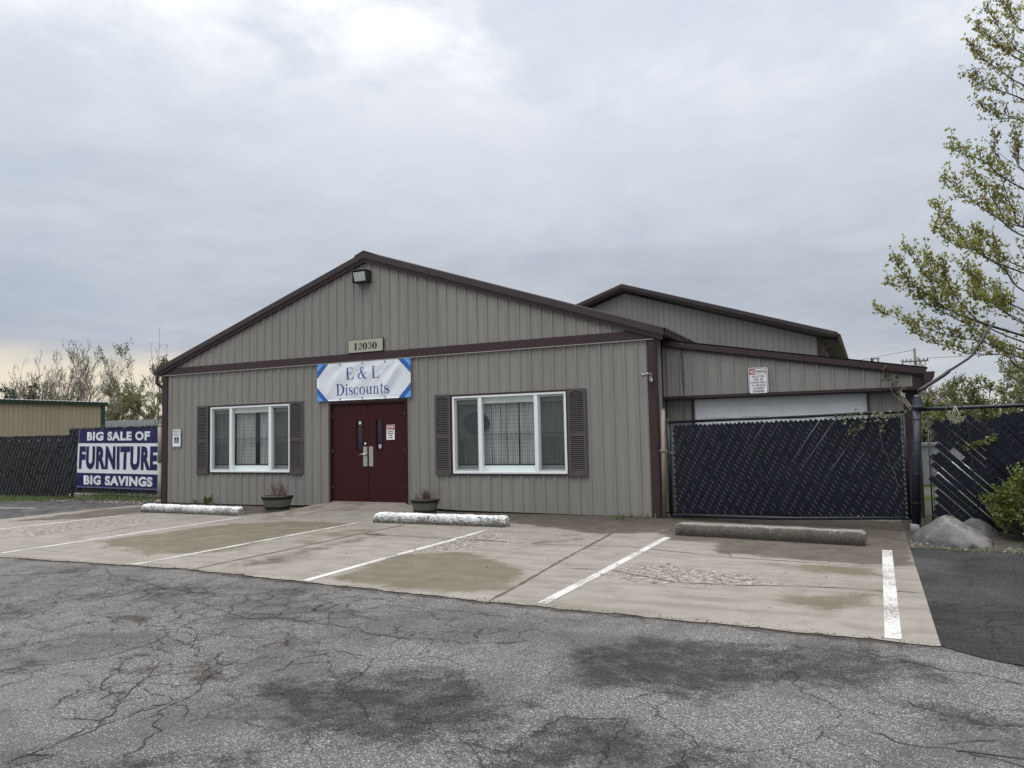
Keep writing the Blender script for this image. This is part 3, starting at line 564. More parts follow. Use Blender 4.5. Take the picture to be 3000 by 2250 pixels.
# ------------------------------------------------------------------ the shop building
shop = thing('store_building', 'long low taupe metal shop with white banner over red double doors', 'building', (6.1, 0, 0))
RIDGE, SL = 5.40, .3365
rake_z = lambda x: RIDGE-SL*abs(x-6.10)
FW = lambda u, h, v: (u, -h, v)
WIN = [(1.60, 4.02, .755, 2.272), (8.165, 10.575, .745, 2.256)]
DOOR = (5.135, 7.115, -.1, 2.25)
def bot(x): return float(np.interp(x, [0, 2.4, 3.6, 4.6, 5.1, 7.12, 7.6, 8.3, 12.3], [.025, .022, .028, .05, .07, .085, .055, .03, .005]))
mb = MB()
holes = [(a-.03, b+.03, c-.03, d+.03) for a, b, c, d in WIN]+[DOOR]
sheet(mb, .15, 12.115, bot, lambda x: 3.098, FW, .497, holes, screws=(.16, .98, 1.62, 2.62))
sheet(mb, .02, 12.2, lambda x: 3.255, lambda x: max(3.2551, rake_z(x)-.19), FW, .497, (), screws=(3.30, 4.0, 4.72))
link('front_wall', mb, M['siding'], shop)
mb = MB(); 
sheet(mb, .03, 18, lambda u: .02, lambda u: 3.2, lambda u, h, v: (12.19+h, u, v), .1, (), screws=(.2, 1.2, 2.4))
link('side_wall', mb, M['siding'], shop); mb = MB()
sheet(mb, .03, 18, lambda u: .02, lambda u: 3.2, lambda u, h, v: (0-h, 18-u, v), .1, (), screws=(.2, 1.2, 2.4))
link('side_wall', mb, M['siding'], shop)
mb = MB(); mb.box(.05, 12.15, .30, .34, .0, 3.2); mb.prism([(.06,3.2),(12.14,3.2),(6.1,5.25)], .30, .34); mb.box(.12, 12.1, .02, .30, -.02, .012)
link('wall_core', mb, M['dark_in'], shop)
mb = MB(); mb.box(.0, 5.13, -.028, .03, .0, .02) ; mb.box(7.12, 12.2, .012, .05, -.02, .0)
# horizontal band with its drip edge
mb = MB(); mb.prism([(-.02,3.104),(12.26,3.104),(12.26,3.27),(-.02,3.27)], -.034, .0)
link('band_trim', mb, M['brown'], shop, bevel=.004)
mb = MB(); mb.box(.0, 12.24, -.052, -.0, 3.086, 3.1035); link('drip_edge', mb, M['trim_line'], shop)
for x0, x1 in ((.0, .15), (12.115, 12.252)):
    mb = MB(); mb.box(x0, x1, -.030, .0, .0, 3.085)
    if x0 < 1: mb.box(-.027, -.0005, -.030, .12, .0, 3.085)
    else: mb.box(12.252, 12.27, -.030, .11, .0, 3.085)
    link('corner_trim', mb, M['brown'], shop, bevel=.004)
# rake: upper and lower board, mitred at the ridge
def rake(zo0, zo1, y0, y1, xe0, xe1):
    p = MB()
    for sgn, xe in ((-1, xe0), (1, xe1)):
        a = [(6.10, rake_z(6.10)+zo0), (xe, rake_z(xe)+zo0), (xe, rake_z(xe)+zo1), (6.10, rake_z(6.10)+zo1)]
        if sgn < 0: a = a[::-1]
        n = 4; vs = [(x, y0, z) for x, z in a]+[(x, y1, z) for x, z in a]
        p.add(vs, [(3,2,1,0) if sgn > 0 else (3,2,1,0), (4,5,6,7)]+[(i, (i+1)%4, (i+1)%4+4, i+4) for i in range(4)])
    return p
p = rake(-.118, .0, -.095, .02, -.17, 12.426); link('rake_trim', p, M['brown_roof'], shop)
p = rake(-.205, -.119, -.070, .0, -.14, 12.39); q = rake(-.150, -.119, -.082, -.0705, -.15, 12.40); p.add(q.v, q.f); link('rake_trim', p, M['brown'], shop)
# roof sheets, ridge cap
for sgn in (-1, 1):
    mb = MB(); L = 6.36
    def rf(u, h, v, sgn=sgn): 
        x = 6.10+sgn*v; return (x, u, RIDGE-SL*v+.004+h)
    sheet(mb, -.02, 18, lambda u: .0, lambda u, L=L: L, rf, .06, (), h=.028, minor=.004)
    link('roof', mb, M['brown_roof'], shop)
mb = MB(); mb.prism([(5.86,RIDGE-SL*.24+.028),(6.10,RIDGE+.036),(6.34,RIDGE-SL*.24+.028),(6.34,RIDGE-SL*.24+.004),(6.10,RIDGE+.008),(5.86,RIDGE-SL*.24+.004)][::-1], -.10, 18)
link('ridge_cap', mb, M['brown_roof'], shop)
# eave fascia right, gutter and downspout left
mb = MB(); mb.box(12.29, 12.40, .03, 18, 3.15, 3.235); sheet(mb, -.02, 18, lambda u: 3.165, lambda u: 3.29, lambda u, h, v: (12.428+h*1.3, u, v), .06, (), h=.030, minor=.003); link('eave_fascia', mb, M['brown_roof'], shop)
mb = MB(); gp = [(-.17,3.22),(-.30,3.24),(-.30,3.17),(-.27,3.12),(-.19,3.10),(-.17,3.10)]
mb.prism(gp, -.06, 18); link('gutter', mb, M['brown'], shop)
mb = MB(); mb.tube([(-.235,-.02,3.10),(-.235,-.02,2.98),(-.215,0,2.90),(-.14,.08,2.82),(-.07,.16,2.76),(-.06,.22,2.6),(-.06,.22,.1)], .038, 10); link('downspout', mb, M['brown'], shop)

# windows: white frame, three panes, sheer curtain and wire grille behind
def glass_mat():
    m = bpy.data.materials.new('window_glass'); m.use_nodes = True; t = NT(m.node_tree); t.n.remove(t.n['Principled BSDF']); out = t.n['Material Output']
    gl = t.node('ShaderNodeBsdfGlossy'); gl.inputs['Roughness'].default_value = .02; gl.inputs[0].default_value = (.9,.95,.95,1)
    tr = t.node('ShaderNodeBsdfTransparent'); tr.inputs[0].default_value = (.93,.96,.95,1)
    fr = t.node('ShaderNodeFresnel'); fr.inputs[0].default_value = 1.52
    gg = t.node('ShaderNodeNewGeometry'); fk = t.math('MULTIPLY', fr.outputs[0], t.math('SUBTRACT', 1.0, gg.outputs['Backfacing']))
    mx = t.node('ShaderNodeMixShader'); t.l.new(fk, mx.inputs[0]); t.l.new(tr.outputs[0], mx.inputs[1]); t.l.new(gl.outputs[0], mx.inputs[2]); t.l.new(mx.outputs[0], out.inputs[0]); return m
M['glass'] = glass_mat()
def screen_mat():
    m = bpy.data.materials.new('insect_screen'); m.use_nodes = True; t = NT(m.node_tree); p = t.n['Principled BSDF']; p.inputs['Base Color'].default_value = (.03,.032,.033,1); p.inputs['Roughness'].default_value = .9
    tr = t.node('ShaderNodeBsdfTransparent'); mx = t.node('ShaderNodeMixShader'); mx.inputs[0].default_value = .55
    t.l.new(tr.outputs[0], mx.inputs[1]); t.l.new(p.outputs[0], mx.inputs[2]); t.l.new(mx.outputs[0], t.n['Material Output'].inputs[0]); return m
M['screen'] = screen_mat()
def window(x0, x1, z0, z1, m0, m1, dark_left):
    # brown channel round the opening
    t_ = .034
    mb = MB(); mb.box(x0-t_, x1+t_, -.034, .02, z1, z1+t_); mb.box(x0-t_, x1+t_, -.034, .02, z0-t_, z0); mb.box(x0-t_, x0, -.034, .02, z0, z1); mb.box(x1, x1+t_, -.034, .02, z0, z1)
    link('window_trim', mb, M['brown'], shop)
    fw = .042; mb = MB()
    mb.box(x0, x1, -.030, .07, z1-fw, z1); mb.box(x0, x1, -.030, .07, z0, z0+fw)
    mb.box(x0, x0+fw, -.030, .07, z0+fw, z1-fw); mb.box(x1-fw, x1, -.030, .07, z0+fw, z1-fw)
    for c in (m0, m1): mb.box(c-.038, c+.038, -.026, .07, z0+fw, z1-fw)
    fr = link('window', mb, M['vinyl'], shop, bevel=.004)
    bays = [(x0+fw, m0-.038), (m0+.038, m1-.038), (m1+.038, x1-fw)]
    for i, (a, b) in enumerate(bays):
        if i != 1:                                    # sliding sash of the side lights
            s_ = .038; mb = MB(); A, B, C, D = a, b, z0+fw, z1-fw
            mb.box(A, B, .0, .05, D-s_, D); mb.box(A, B, .0, .05, C, C+s_); mb.box(A, A+s_, .0, .05, C+s_, D-s_); mb.box(B-s_*.6, B, .0, .05, C+s_, D-s_)
            link('sash', mb, M['vinyl_grey'], fr)
            mb = MB(); mb.add([(A+s_,.046,C+s_),(B-s_*.6,.046,C+s_),(B-s_*.6,.046,D-s_),(A+s_,.046,D-s_)], [(0,1,2,3)]); link('insect_screen', mb, M['screen'], fr)
        mb = MB(); y = .034 if i != 1 else .022
        mb.add([(a+.005,y,z0+fw),(b-.005,y,z0+fw),(b-.005,y,z1-fw),(a+.005,y,z1-fw)], [(0,1,2,3)])
        link('pane', mb, M['glass'], fr)
    # inside: reveal, roller box, sill, grille, curtain
    mb = MB(); mb.box(x0+.02, x1-.02, .072, .10, z1-.16, z1-.02); link('blind_box', mb, M['valance'], fr); mb = MB(); mb.box(x0+.02, x1-.02, .072, .098, z0+.03, z0+.15); link('inner_sill', mb, M['valance'], fr)
    mb = MB(); x = x0+.05
    while x < x1-.03: mb.box(x-.0016, x+.0016, .098, .1002, z0+.17, z1-.17); x += .050
    z = z0+.20
    while z < z1-.17: mb.box(x0+.03, x1-.03, .1026, .107, z-.0016, z+.0016); z += .075
    mb.box(x0+.03, x1-.03, .094, .112, z0+.152, z0+.178); mb.box(x0+.03, x1-.03, .094, .11, (z0+z1)/2-.006, (z0+z1)/2+.006)
    link('grille', mb, M['mesh_wire'], fr)
    mb = MB(); rg = random.Random(int(x0*10))
    for a, b in dark_left:
        n = int((b-a)/.016); vs = []; ph = rg.uniform(0, 6)
        for i in range(n+1):
            x = a+(b-a)*i/n; y = .150+.009*math.sin(x*44+ph+1.6*math.sin(x*9))+.0025*math.sin(x*97)
            vs += [(x, y, z0+.155), (x+.01*math.sin(x*20), y*.98, z1-.15)]
        mb.add(vs, [(2*i, 2*i+2, 2*i+3, 2*i+1) for i in range(n)], True)
    link('curtain', mb, M['curtain'], fr)
    return fr
window(*WIN[0], 2.243, 3.434, [(1.62, 2.16), (2.26, 2.84), (2.99, 3.98)])
w2 = window(*WIN[1], 8.779, 9.964, [(8.2, 8.94), (8.955, 9.14), (9.15, 9.275), (9.285, 9.52), (9.545, 10.52)])
M['dark_oval'] = mat('near_black_oval', (.012,.014,.017), .7)  # near-black flat oval set just behind the glass
mb = MB(); n = 28
mb.add([(8.62+.30*math.cos(6.283*k/n), .108, 1.72+.215*math.sin(6.283*k/n)) for k in range(n)]+[(8.62+.30*math.cos(6.283*k/n), .112, 1.72+.215*math.sin(6.283*k/n)) for k in range(n)], [tuple(range(n-1, -1, -1)), tuple(range(n, 2*n))]+[(k, (k+1)%n, n+(k+1)%n, n+k) for k in range(n)])
solo('oval_shape', mb, M['dark_oval'], 'dark oval shape behind the right-hand shop window glass', 'board', (8.62, .2, 1.5))

def shutter(x0, x1, z0, z1):
    mb = MB(); y0, y1 = -.052, -.020; f = .052; zm = z0+(z1-z0)*.475
    mb.box(x0, x0+f, y0, y1, z0, z1); mb.box(x1-f, x1, y0, y1, z0, z1)
    mb.box(x0+f, x1-f, y0, y1, z0, z0+.11); mb.box(x0+f, x1-f, y0, y1, zm-.034, zm+.034)
    n = 10; a, b = x0+f, x1-f; arc = [(a+(b-a)*i/n, z1-.085+.04*math.sin(math.pi*i/n)) for i in range(n+1)]
    for (xa, za), (xb, zb) in zip(arc, arc[1:]): mb.hexa([(xa,y0,za),(xb,y0,zb),(xb,y1,zb),(xa,y1,za),(xa,y0,z1),(xb,y0,z1),(xb,y1,z1),(xa,y1,z1)])
    bk = MB(); bk.box(x0+f, x1-f, -.026, -.0205, z0+.112, z1-.05)  # black sheet paints in the shade of the gaps between louvres
    for A, B in ((z0+.115, zm-.036), (zm+.036, z1-.05)):
        k = int((B-A)/.034)
        for i in range(k):
            z = A+(i+.5)*(B-A)/k
            mb.hexa([(a,-.050,z-.012),(b,-.050,z-.012),(b,-.026,z+.008),(a,-.026,z+.008),(a,-.050,z-.007),(b,-.050,z-.007),(b,-.026,z+.014),(a,-.026,z+.014)])
    for x in (x0+.03, x1-.03):
        for z in (z0+.045, z1-.045): mb.lathe((x, y0-.001, z), [(.009,-.004),(.006,.004)], 6)
    sh = link('shutter', mb, M['shutter'], shop, bevel=.003); link('gap_shade_backing', bk, M['black'], sh); return sh
shutter(1.185, 1.545, .715, 2.311); shutter(4.03, 4.405, .712, 2.312); shutter(7.775, 8.128, .715, 2.299); shutter(10.61, 10.965, .702, 2.296)

# double door
mb = MB(); mb.box(5.135, 5.185, -.045, .09, .075, 2.25); mb.box(7.065, 7.115, -.045, .09, .075, 2.25); mb.box(5.185, 7.065, -.045, .09, 2.195, 2.25)
link('door_frame', mb, M['door_frame'], shop, bevel=.004)
mb = MB(); mb.box(5.185, 7.065, -.03, .09, .118, .150); link('threshold', mb, mat('worn_concrete_sill', (.24,.20,.18), .9, var=.3, vscale=14, bump=.006), shop, bevel=.006)
for a, b, wx0, wx1, lh in ((5.192, 6.117, 5.822, 5.975, True), (6.125, 7.058, 6.328, 6.465, False)):
    mb = MB(); z0, z1, y0, y1 = .155, 2.19, -.008, .035; w0, w1 = 1.245, 1.853
    mb.box(a, wx0, y0, y1, z0, z1); mb.box(wx1, b, y0, y1, z0, z1); mb.box(wx0, wx1, y0, y1, z0, w0); mb.box(wx0, wx1, y0, y1, w1, z1)
    d = link('door', mb, M['door_red'], shop)
    mb = MB(); t_ = .022
    mb.box(wx0-t_, wx1+t_, -.016, -.0085, w1, w1+t_); mb.box(wx0-t_, wx1+t_, -.016, -.0085, w0-t_, w0); mb.box(wx0-t_, wx0, -.016, -.0085, w0, w1); mb.box(wx1, wx1+t_, -.016, -.0085, w0, w1)
    link('window_frame', mb, M['door_frame'], d)
    mb = MB(); mb.box(wx0, wx1, .012, .018, w0, w1); link('pane', mb, mat('dark_door_glass', (.014,.016,.020) if lh else (.008,.010,.026), .08, var=.3, vscale=5), d)
    mb = MB()
    for z in (1.925, 1.175, .42):
        x = a+.015 if lh else b-.015; mb = MB(); mb.tube([(x, -.02, z-.058), (x, -.02, z+.058)], .0125, 8); link('hinge', mb, M['black'], d)
    mb = MB(); px0, px1 = (5.994, 6.098) if lh else (6.142, 6.247); mb.box(px0, px1, -.016, -.0085, .886, 1.296); link('plate', mb, M['steel'], d, bevel=.002)
    if lh:
        h = MB(); h.tube([(6.05,-.016,1.137),(6.05,-.06,1.137)], .026, 14); h.tube([(6.05,-.058,1.137),(6.0,-.064,1.137),(5.90,-.062,1.130)], [.013,.012,.009], 10)
        link('handle', h, M['steel'], d)
        h = MB(); h.tube([(6.052,-.008,1.348),(6.052,-.026,1.348)], .030, 18); h.tube([(6.052,-.026,1.348),(6.052,-.032,1.348)], .018, 14); link('lock', h, M['steel'], d)
        h = MB(); h.box(5.872, 5.925, .009, .0115, 1.768, 1.832); link('sticker', h, M['sign_white'], d)
    else:
        h = MB(); sh = [(6.372,1.33),(6.372,1.29),(6.385,1.262),(6.405,1.25),(6.425,1.262),(6.438,1.29),(6.438,1.33)]; h.prism(sh, .009, .0115); link('sticker', h, M['sign_white'], d)
        h = MB(); h.box(6.398, 6.412, .006, .0088, 1.275, 1.312); h.box(6.390, 6.397, .006, .0088, 1.288, 1.304); h.box(6.413, 6.420, .006, .0088, 1.288, 1.304); link('emblem', h, M['sign_blue'], d)

# flood light in the gable
fl = thing('wall_light', 'dark bronze wall pack flood light high in the shop gable', 'light', (6.07, 0, 4.86))
mb = MB(); x0, x1 = 5.90, 6.235
mb.hexa([(x0,-.15,4.745),(x1,-.15,4.745),(x1,-.02,4.745),(x0,-.02,4.745),(x0,-.21,4.965),(x1,-.21,4.965),(x1,-.02,4.985),(x0,-.02,4.985)])
mb.box(x0-.01, x1+.01, -.235, -.02, 4.9855, 5.0); mb.box(x0-.012, x0-.001, -.21, -.02, 4.74, 4.985); mb.box(x1+.001, x1+.012, -.21, -.02, 4.74, 4.985)
for x in (5.95, 6.07, 6.19): mb.box(x-.012, x+.012, -.15, -.12, 4.722, 4.744)
link('housing', mb, M['bronze'], fl, bevel=.004)
mb = MB(); mb.add([(x0+.022,-.166,4.768),(x1-.022,-.166,4.768),(x1-.022,-.216,4.958),(x0+.022,-.216,4.958)], [(0,1,2,3)]); mb.add([(x0+.03,-.18,4.775),(x1-.03,-.18,4.775),(x1-.03,-.228,4.945),(x0+.03,-.228,4.945)], [(0,1,2,3)])
mb.add([(x0+.022,-.166,4.768),(x0+.03,-.18,4.775),(x0+.03,-.228,4.945),(x0+.022,-.216,4.958)], [(0,1,2,3)]); mb.add([(x1-.022,-.166,4.768),(x1-.022,-.216,4.958),(x1-.03,-.228,4.945),(x1-.03,-.18,4.775)], [(0,1,2,3)])
link('lens', mb, M['lens'], fl)
# small bracket on the right corner trim
mb = MB(); mb.box(12.15, 12.20, -.05, -.0302, 2.36, 2.50); mb.tube([(12.175,-.05,2.47),(12.14,-.12,2.49),(12.10,-.15,2.47)], .022, 8); mb.tube([(12.19,-.05,2.40),(12.215,-.11,2.385),(12.205,-.13,2.33)], .016, 8); mb.tube([(12.10,-.14,2.47),(12.065,-.19,2.462)], [.03,.034], 10)
solo('camera_bracket', mb, M['galv'], 'small grey metal bracket screwed to the shop right corner trim', 'bracket', (12.17, -.03, 2.43))

# ------------------------------------------------------------------ lean-to garage on the right
lt = thing('lean_to_garage', 'low taupe lean-to garage with white overhead door behind the gate', 'building', (14.3, .61, 0))
LZ = lambda x: 3.112-.1787*(x-12.27)
LY = .61; LW = lambda u, h, v: (u, LY-h, v); LW2 = lambda u, h, v: (u, LY+.15-h, v)
mb = MB(); sheet(mb, 12.225, 16.22, lambda x: 2.11, lambda x: LZ(x)-.10, LW, 12.32, (), h=.022, screws=(2.5,), minor=.003)
mb2 = MB(); sheet(mb2, 12.25, 16.09, lambda x: .02, lambda x: 2.05, LW2, 12.32, [(12.72, 15.575, -.1, 2.1)], h=.020, minor=.003); mb.add(mb2.v, mb2.f)
sheet(mb, .8, 9.5, lambda u: .02, lambda u: 2.3, lambda u, h, v: (16.25+h, u, v), .1)
link('wall', mb, M['siding'], lt)
mb = MB(); mb.box(12.24, 16.2, LY+.19, LY+.22, 0, 2.1); mb.prism([(12.24,2.1),(16.2,2.1),(16.2,LZ(16.2)-.1),(12.24,LZ(12.24)-.1)], LY+.03, LY+.06); link('wall_core', mb, M['dark_in'], lt)
def slope_board(p, xa, xb, o0, o1, y0, y1):
    p.hexa([(xa,y0,LZ(xa)+o0),(xb,y0,LZ(xb)+o0),(xb,y1,LZ(xb)+o0),(xa,y1,LZ(xa)+o0),(xa,y0,LZ(xa)+o1),(xb,y0,LZ(xb)+o1),(xb,y1,LZ(xb)+o1),(xa,y1,LZ(xa)+o1)])
mb = MB(); slope_board(mb, 12.275, 16.42, -.085, .012, LY-.075, LY+.02); link('rake_trim', mb, M['brown'], lt)
mb = MB(); slope_board(mb, 12.275, 16.37, -.117, -.086, LY-.045, LY+.02); link('rake_trim', mb, M['brown_roof'], lt)
mb = MB(); sheet(mb, LY-.06, 9.6, lambda v: 12.2, lambda v: 16.44, lambda u, h, v: (v, u, LZ(v)+.012+h), .1, h=.025); link('roof', mb, M['brown_roof'], lt)
mb = MB(); mb.box(12.225, 16.36, LY-.045, LY+.02, 2.062, 2.104); link('header_trim', mb, M['brown'], lt)
mb = MB(); mb.box(12.225, 16.26, LY-.02, LY+.14, 2.046, 2.0615); link('header_soffit', mb, M['brown_roof'], lt)
mb = MB(); mb.box(16.222, 16.262, LY-.03, LY+.01, 2.105, LZ(16.24)-.118); mb.box(16.263, 16.37, LY-.024, LY+.2, 2.105, LZ(16.37)-.118); mb.box(16.092, 16.255, LY+.11, LY+.19, .0, 2.045); mb.box(16.2555, 16.30, LY+.12, LY+.32, .0, 2.04)
link('corner_trim', mb, M['brown'], lt)
link_each('door_trim', MBs(lambda m, q: m.box(q[0], q[1], LY+.10, LY+.20, 0, 2.045), ((12.703, 12.742), (15.556, 15.588))), M['brown'], lt)
mb = MB(); gp = [(16.375,2.33),(16.375,2.12),(16.44,2.12),(16.47,2.16),(16.52,2.24),(16.535,2.33)]; mb.prism(gp, LY-.10, 9.6); link('gutter', mb, M['brown'], lt)
gd = MB(); y = LY+.165; gd.box(12.742, 15.556, y, y+.03, .03, 2.042)
for r_ in range(4):
    z0 = .03+r_*.503; gd.box(12.742, 15.556, y-.003, y-.0005, z0, z0+.006)
    for k in range(4):
        a = 12.742+.10+k*.69; b = a+.52; c, d = z0+.12, z0+.40
        for e0, e1, s0, s1 in ((a, b, d-.022, d), (a, b, c, c+.022), (a, a+.022, c+.022, d-.022), (b-.022, b, c+.022, d-.022)): gd.box(e0, e1, y-.011, y-.0008, s0, s1)
        gd.box(a+.06, b-.06, y-.009, y-.0008, c+.05, d-.05)
link('garage_door', gd, M['garage'], lt, bevel=.004)
# cable hanging in front of the lean-to wall
mb = MB(); rg = random.Random(2); px_ = lambda z: 12.585+.012*math.sin(z*5)
mb.tube([(12.62,.50,3.06),(12.615,.52,2.95)]+[(12.60+.012*math.sin(z*4), .54, z) for z in np.linspace(2.9, 1.3, 18)], .006, 6)
mb.tube([(12.62,.50,3.06),(12.64,.52,2.9)]+[(12.60-.022*math.sin(z*4+1), .535, z) for z in np.linspace(2.85, 2.2, 9)], .005, 6)
solo('cable', mb, M['black'], 'thin black cable hanging down the lean-to wall', 'cable', (12.6, .53, 1.3))
# roof vent box on the lean-to, further back
vt = MB(); vx, vy = 15.755, 7.2
vt.box(vx-.09, vx+.09, vy-.09, vy+.09, LZ(vx), 2.98)
for sx in (-1, 1):
    for sy in (-1, 1): vt.box(vx+sx*.07-.018, vx+sx*.07+.018, vy+sy*.07-.018, vy+sy*.07+.018, 2.98, 3.12)
vt.box(vx-.10, vx+.10, vy-.10, vy+.10, 3.12, 3.135); vt.box(vx-.088, vx-.03, vy-.088, vy+.088, 2.9805, 3.119)
vt.tube([(vx-.07,vy,3.13),(vx-.07,vy,3.17)], .012, 6)
solo('roof_vent', vt, M['galv'], 'small open metal vent box on the lean-to roof', 'vent', (vx, vy, LZ(vx)))

# ------------------------------------------------------------------ taller building behind
rb = thing('rear_building', 'taller taupe metal building with brown gable behind the shop', 'building', (6.2, 18, 0))
BX, BZ, BS = 6.21, 7.83, .327
bz = lambda x: BZ-BS*abs(x-BX)
mb = MB(); sheet(mb, -1.45, 13.86, lambda x: 2.6, lambda x: bz(x)-.33, lambda u, h, v: (u, 18.3-h, v), .11, (), h=.022, minor=.004, screws=())
sheet(mb, 18.3, 46, lambda u: 0, lambda u: 5.0, lambda u, h, v: (14.02+h, u, v), .1)
sheet(mb, 18.3, 46, lambda u: 0, lambda u: 5.0, lambda u, h, v: (-1.6-h, u, v), .1)
mb.box(-1.5, 13.9, 18.3, 18.4, 0, 2.6)
link('wall', mb, M['siding_far'], rb)
def rake2(zo0, zo1, y0, y1, hw):
    p = MB()
    for sgn in (-1, 1):
        xe = BX+sgn*hw; a = [(BX, bz(BX)+zo0), (xe, bz(xe)+zo0), (xe, bz(xe)+zo1), (BX, bz(BX)+zo1)]
        vs = [(x, y0, z) for x, z in a]+[(x, y1, z) for x, z in a]
        p.add(vs, [(0,1,2,3),(7,6,5,4)]+[(i, i+4, (i+1)%4+4, (i+1)%4) for i in range(4)])
    return p
p = rake2(-.14, .0, 17.88, 18.0, 8.36); link('rake_trim', p, M['brown_roof'], rb)
p = rake2(-.20, -.141, 17.91, 18.0, 8.33); link('rake_trim', p, M['brown'], rb)
p = rake2(-.24, -.201, 17.94, 18.3, 8.30); link('soffit', p, M['brown_roof'], rb)
mb = MB()
for sgn in (-1, 1): sheet(mb, 17.9, 46, lambda u: 0, lambda u: 8.40, lambda u, h, v, sgn=sgn: (BX+sgn*v, u, BZ-BS*v+.005+h), .1, h=.025)
link('roof', mb, M['brown_roof'], rb)
mb = MB(); mb.box(13.86, 14.04, 18.25, 18.34, 2.6, 4.98); link('corner_trim', mb, M['brown'], rb)
mb = MB(); mb.box(14.05, 14.55, 18.05, 46, 4.80, 4.84); link('eave_soffit', mb, M['brown'], rb)
mb = MB(); mb.prism([(14.56,5.08),(14.56,4.88),(14.64,4.88),(14.71,4.98),(14.71,5.03)], 18.0, 46); link('gutter', mb, M['brown'], rb)
mb = MB(); mb.tube([(14.62,18.15,4.9),(14.60,18.15,4.78),(14.15,18.2,4.55),(14.11,18.2,4.42),(14.11,18.2,2.6)], .05, 8); link('downspout', mb, M['brown'], rb)

# ------------------------------------------------------------------ lettering
def font_text(body, bold=0.0):
    cu = bpy.data.curves.new('lettering', 'FONT'); cu.body = body; cu.offset = bold; cu.resolution_u = 4; cu.space_character = 1.0+bold*2.2
    o = bpy.data.objects.new('lettering', cu); COL.objects.link(o)
    dg = bpy.context.evaluated_depsgraph_get(); me = bpy.data.meshes.new_from_object(o.evaluated_get(dg))
    v = [(p.co.x, p.co.y) for p in me.vertices]; f = [tuple(p.vertices) for p in me.polygons]
    bpy.data.objects.remove(o); bpy.data.curves.remove(cu); bpy.data.meshes.remove(me); return v, f
def fit(v, x0, x1, z0, z1):
    xs = [p[0] for p in v]; ys = [p[1] for p in v]; a, b, c, d = min(xs), max(xs), min(ys), max(ys)
    return [(x0+(x-a)/(b-a)*(x1-x0), z0+(y-c)/(d-c)*(z1-z0)) for x, y in v]
def put_text(mb, body, x0, x1, z0, z1, y, bold=0.0):
    v, f = font_text(body, bold); v = fit(v, x0, x1, z0, z1); mb.add([(x, y, z) for x, z in v], f)
def spline(pts, n=10):
    P = [pts[0]]+list(pts)+[pts[-1]]; out = []
    for i in range(1, len(P)-2):
        for k in range(n):
            t = k/n; out.append(tuple(.5*(2*P[i][j]+(P[i+1][j]-P[i-1][j])*t+(2*P[i-1][j]-5*P[i][j]+4*P[i+1][j]-P[i+2][j])*t*t+(-P[i-1][j]+3*P[i][j]-3*P[i+1][j]+P[i+2][j])*t**3) for j in range(len(P[i]))))
    out.append(tuple(P[-2])); return out
class Pen:
    """flat glyph pieces, each a hair in front of the last"""
    def __init__(s): s.q = []
    def rect(s, a, b, c, d): s.q.append(([(a,b),(c,b),(c,d),(a,d)], [(0,1,2,3)]))
    def tri(s, *p): s.q.append((list(p), [(0,1,2)]))
    def disc(s, x, y, r): s.q.append(([(x+r*math.cos(k*.524), y+r*math.sin(k*.524)) for k in range(12)], [tuple(range(12))]))
    def stroke(s, pts):                       # (x, y, width)
        P = spline(pts); v = []; n = len(P)
        for i, (x, y, w_) in enumerate(P):
            ax, ay = P[max(i-1,0)][:2]; bx, by = P[min(i+1,n-1)][:2]; L = math.hypot(bx-ax, by-ay)+1e-9
            nx_, ny_ = -(by-ay)/L*w_/2, (bx-ax)/L*w_/2; v += [(x-nx_, y-ny_), (x+nx_, y+ny_)]
        s.q.append((v, [(2*i, 2*i+2, 2*i+3, 2*i+1) for i in range(n-1)]))
    def ring(s, cx, cy, rx, ry, a0, a1, thick, thin):
        s.stroke([(cx+rx*math.cos(a), cy+ry*math.sin(a), thin+(thick-thin)*abs(math.cos(a))**1.6) for a in [rad(a0+(a1-a0)*k/16) for k in range(17)]])
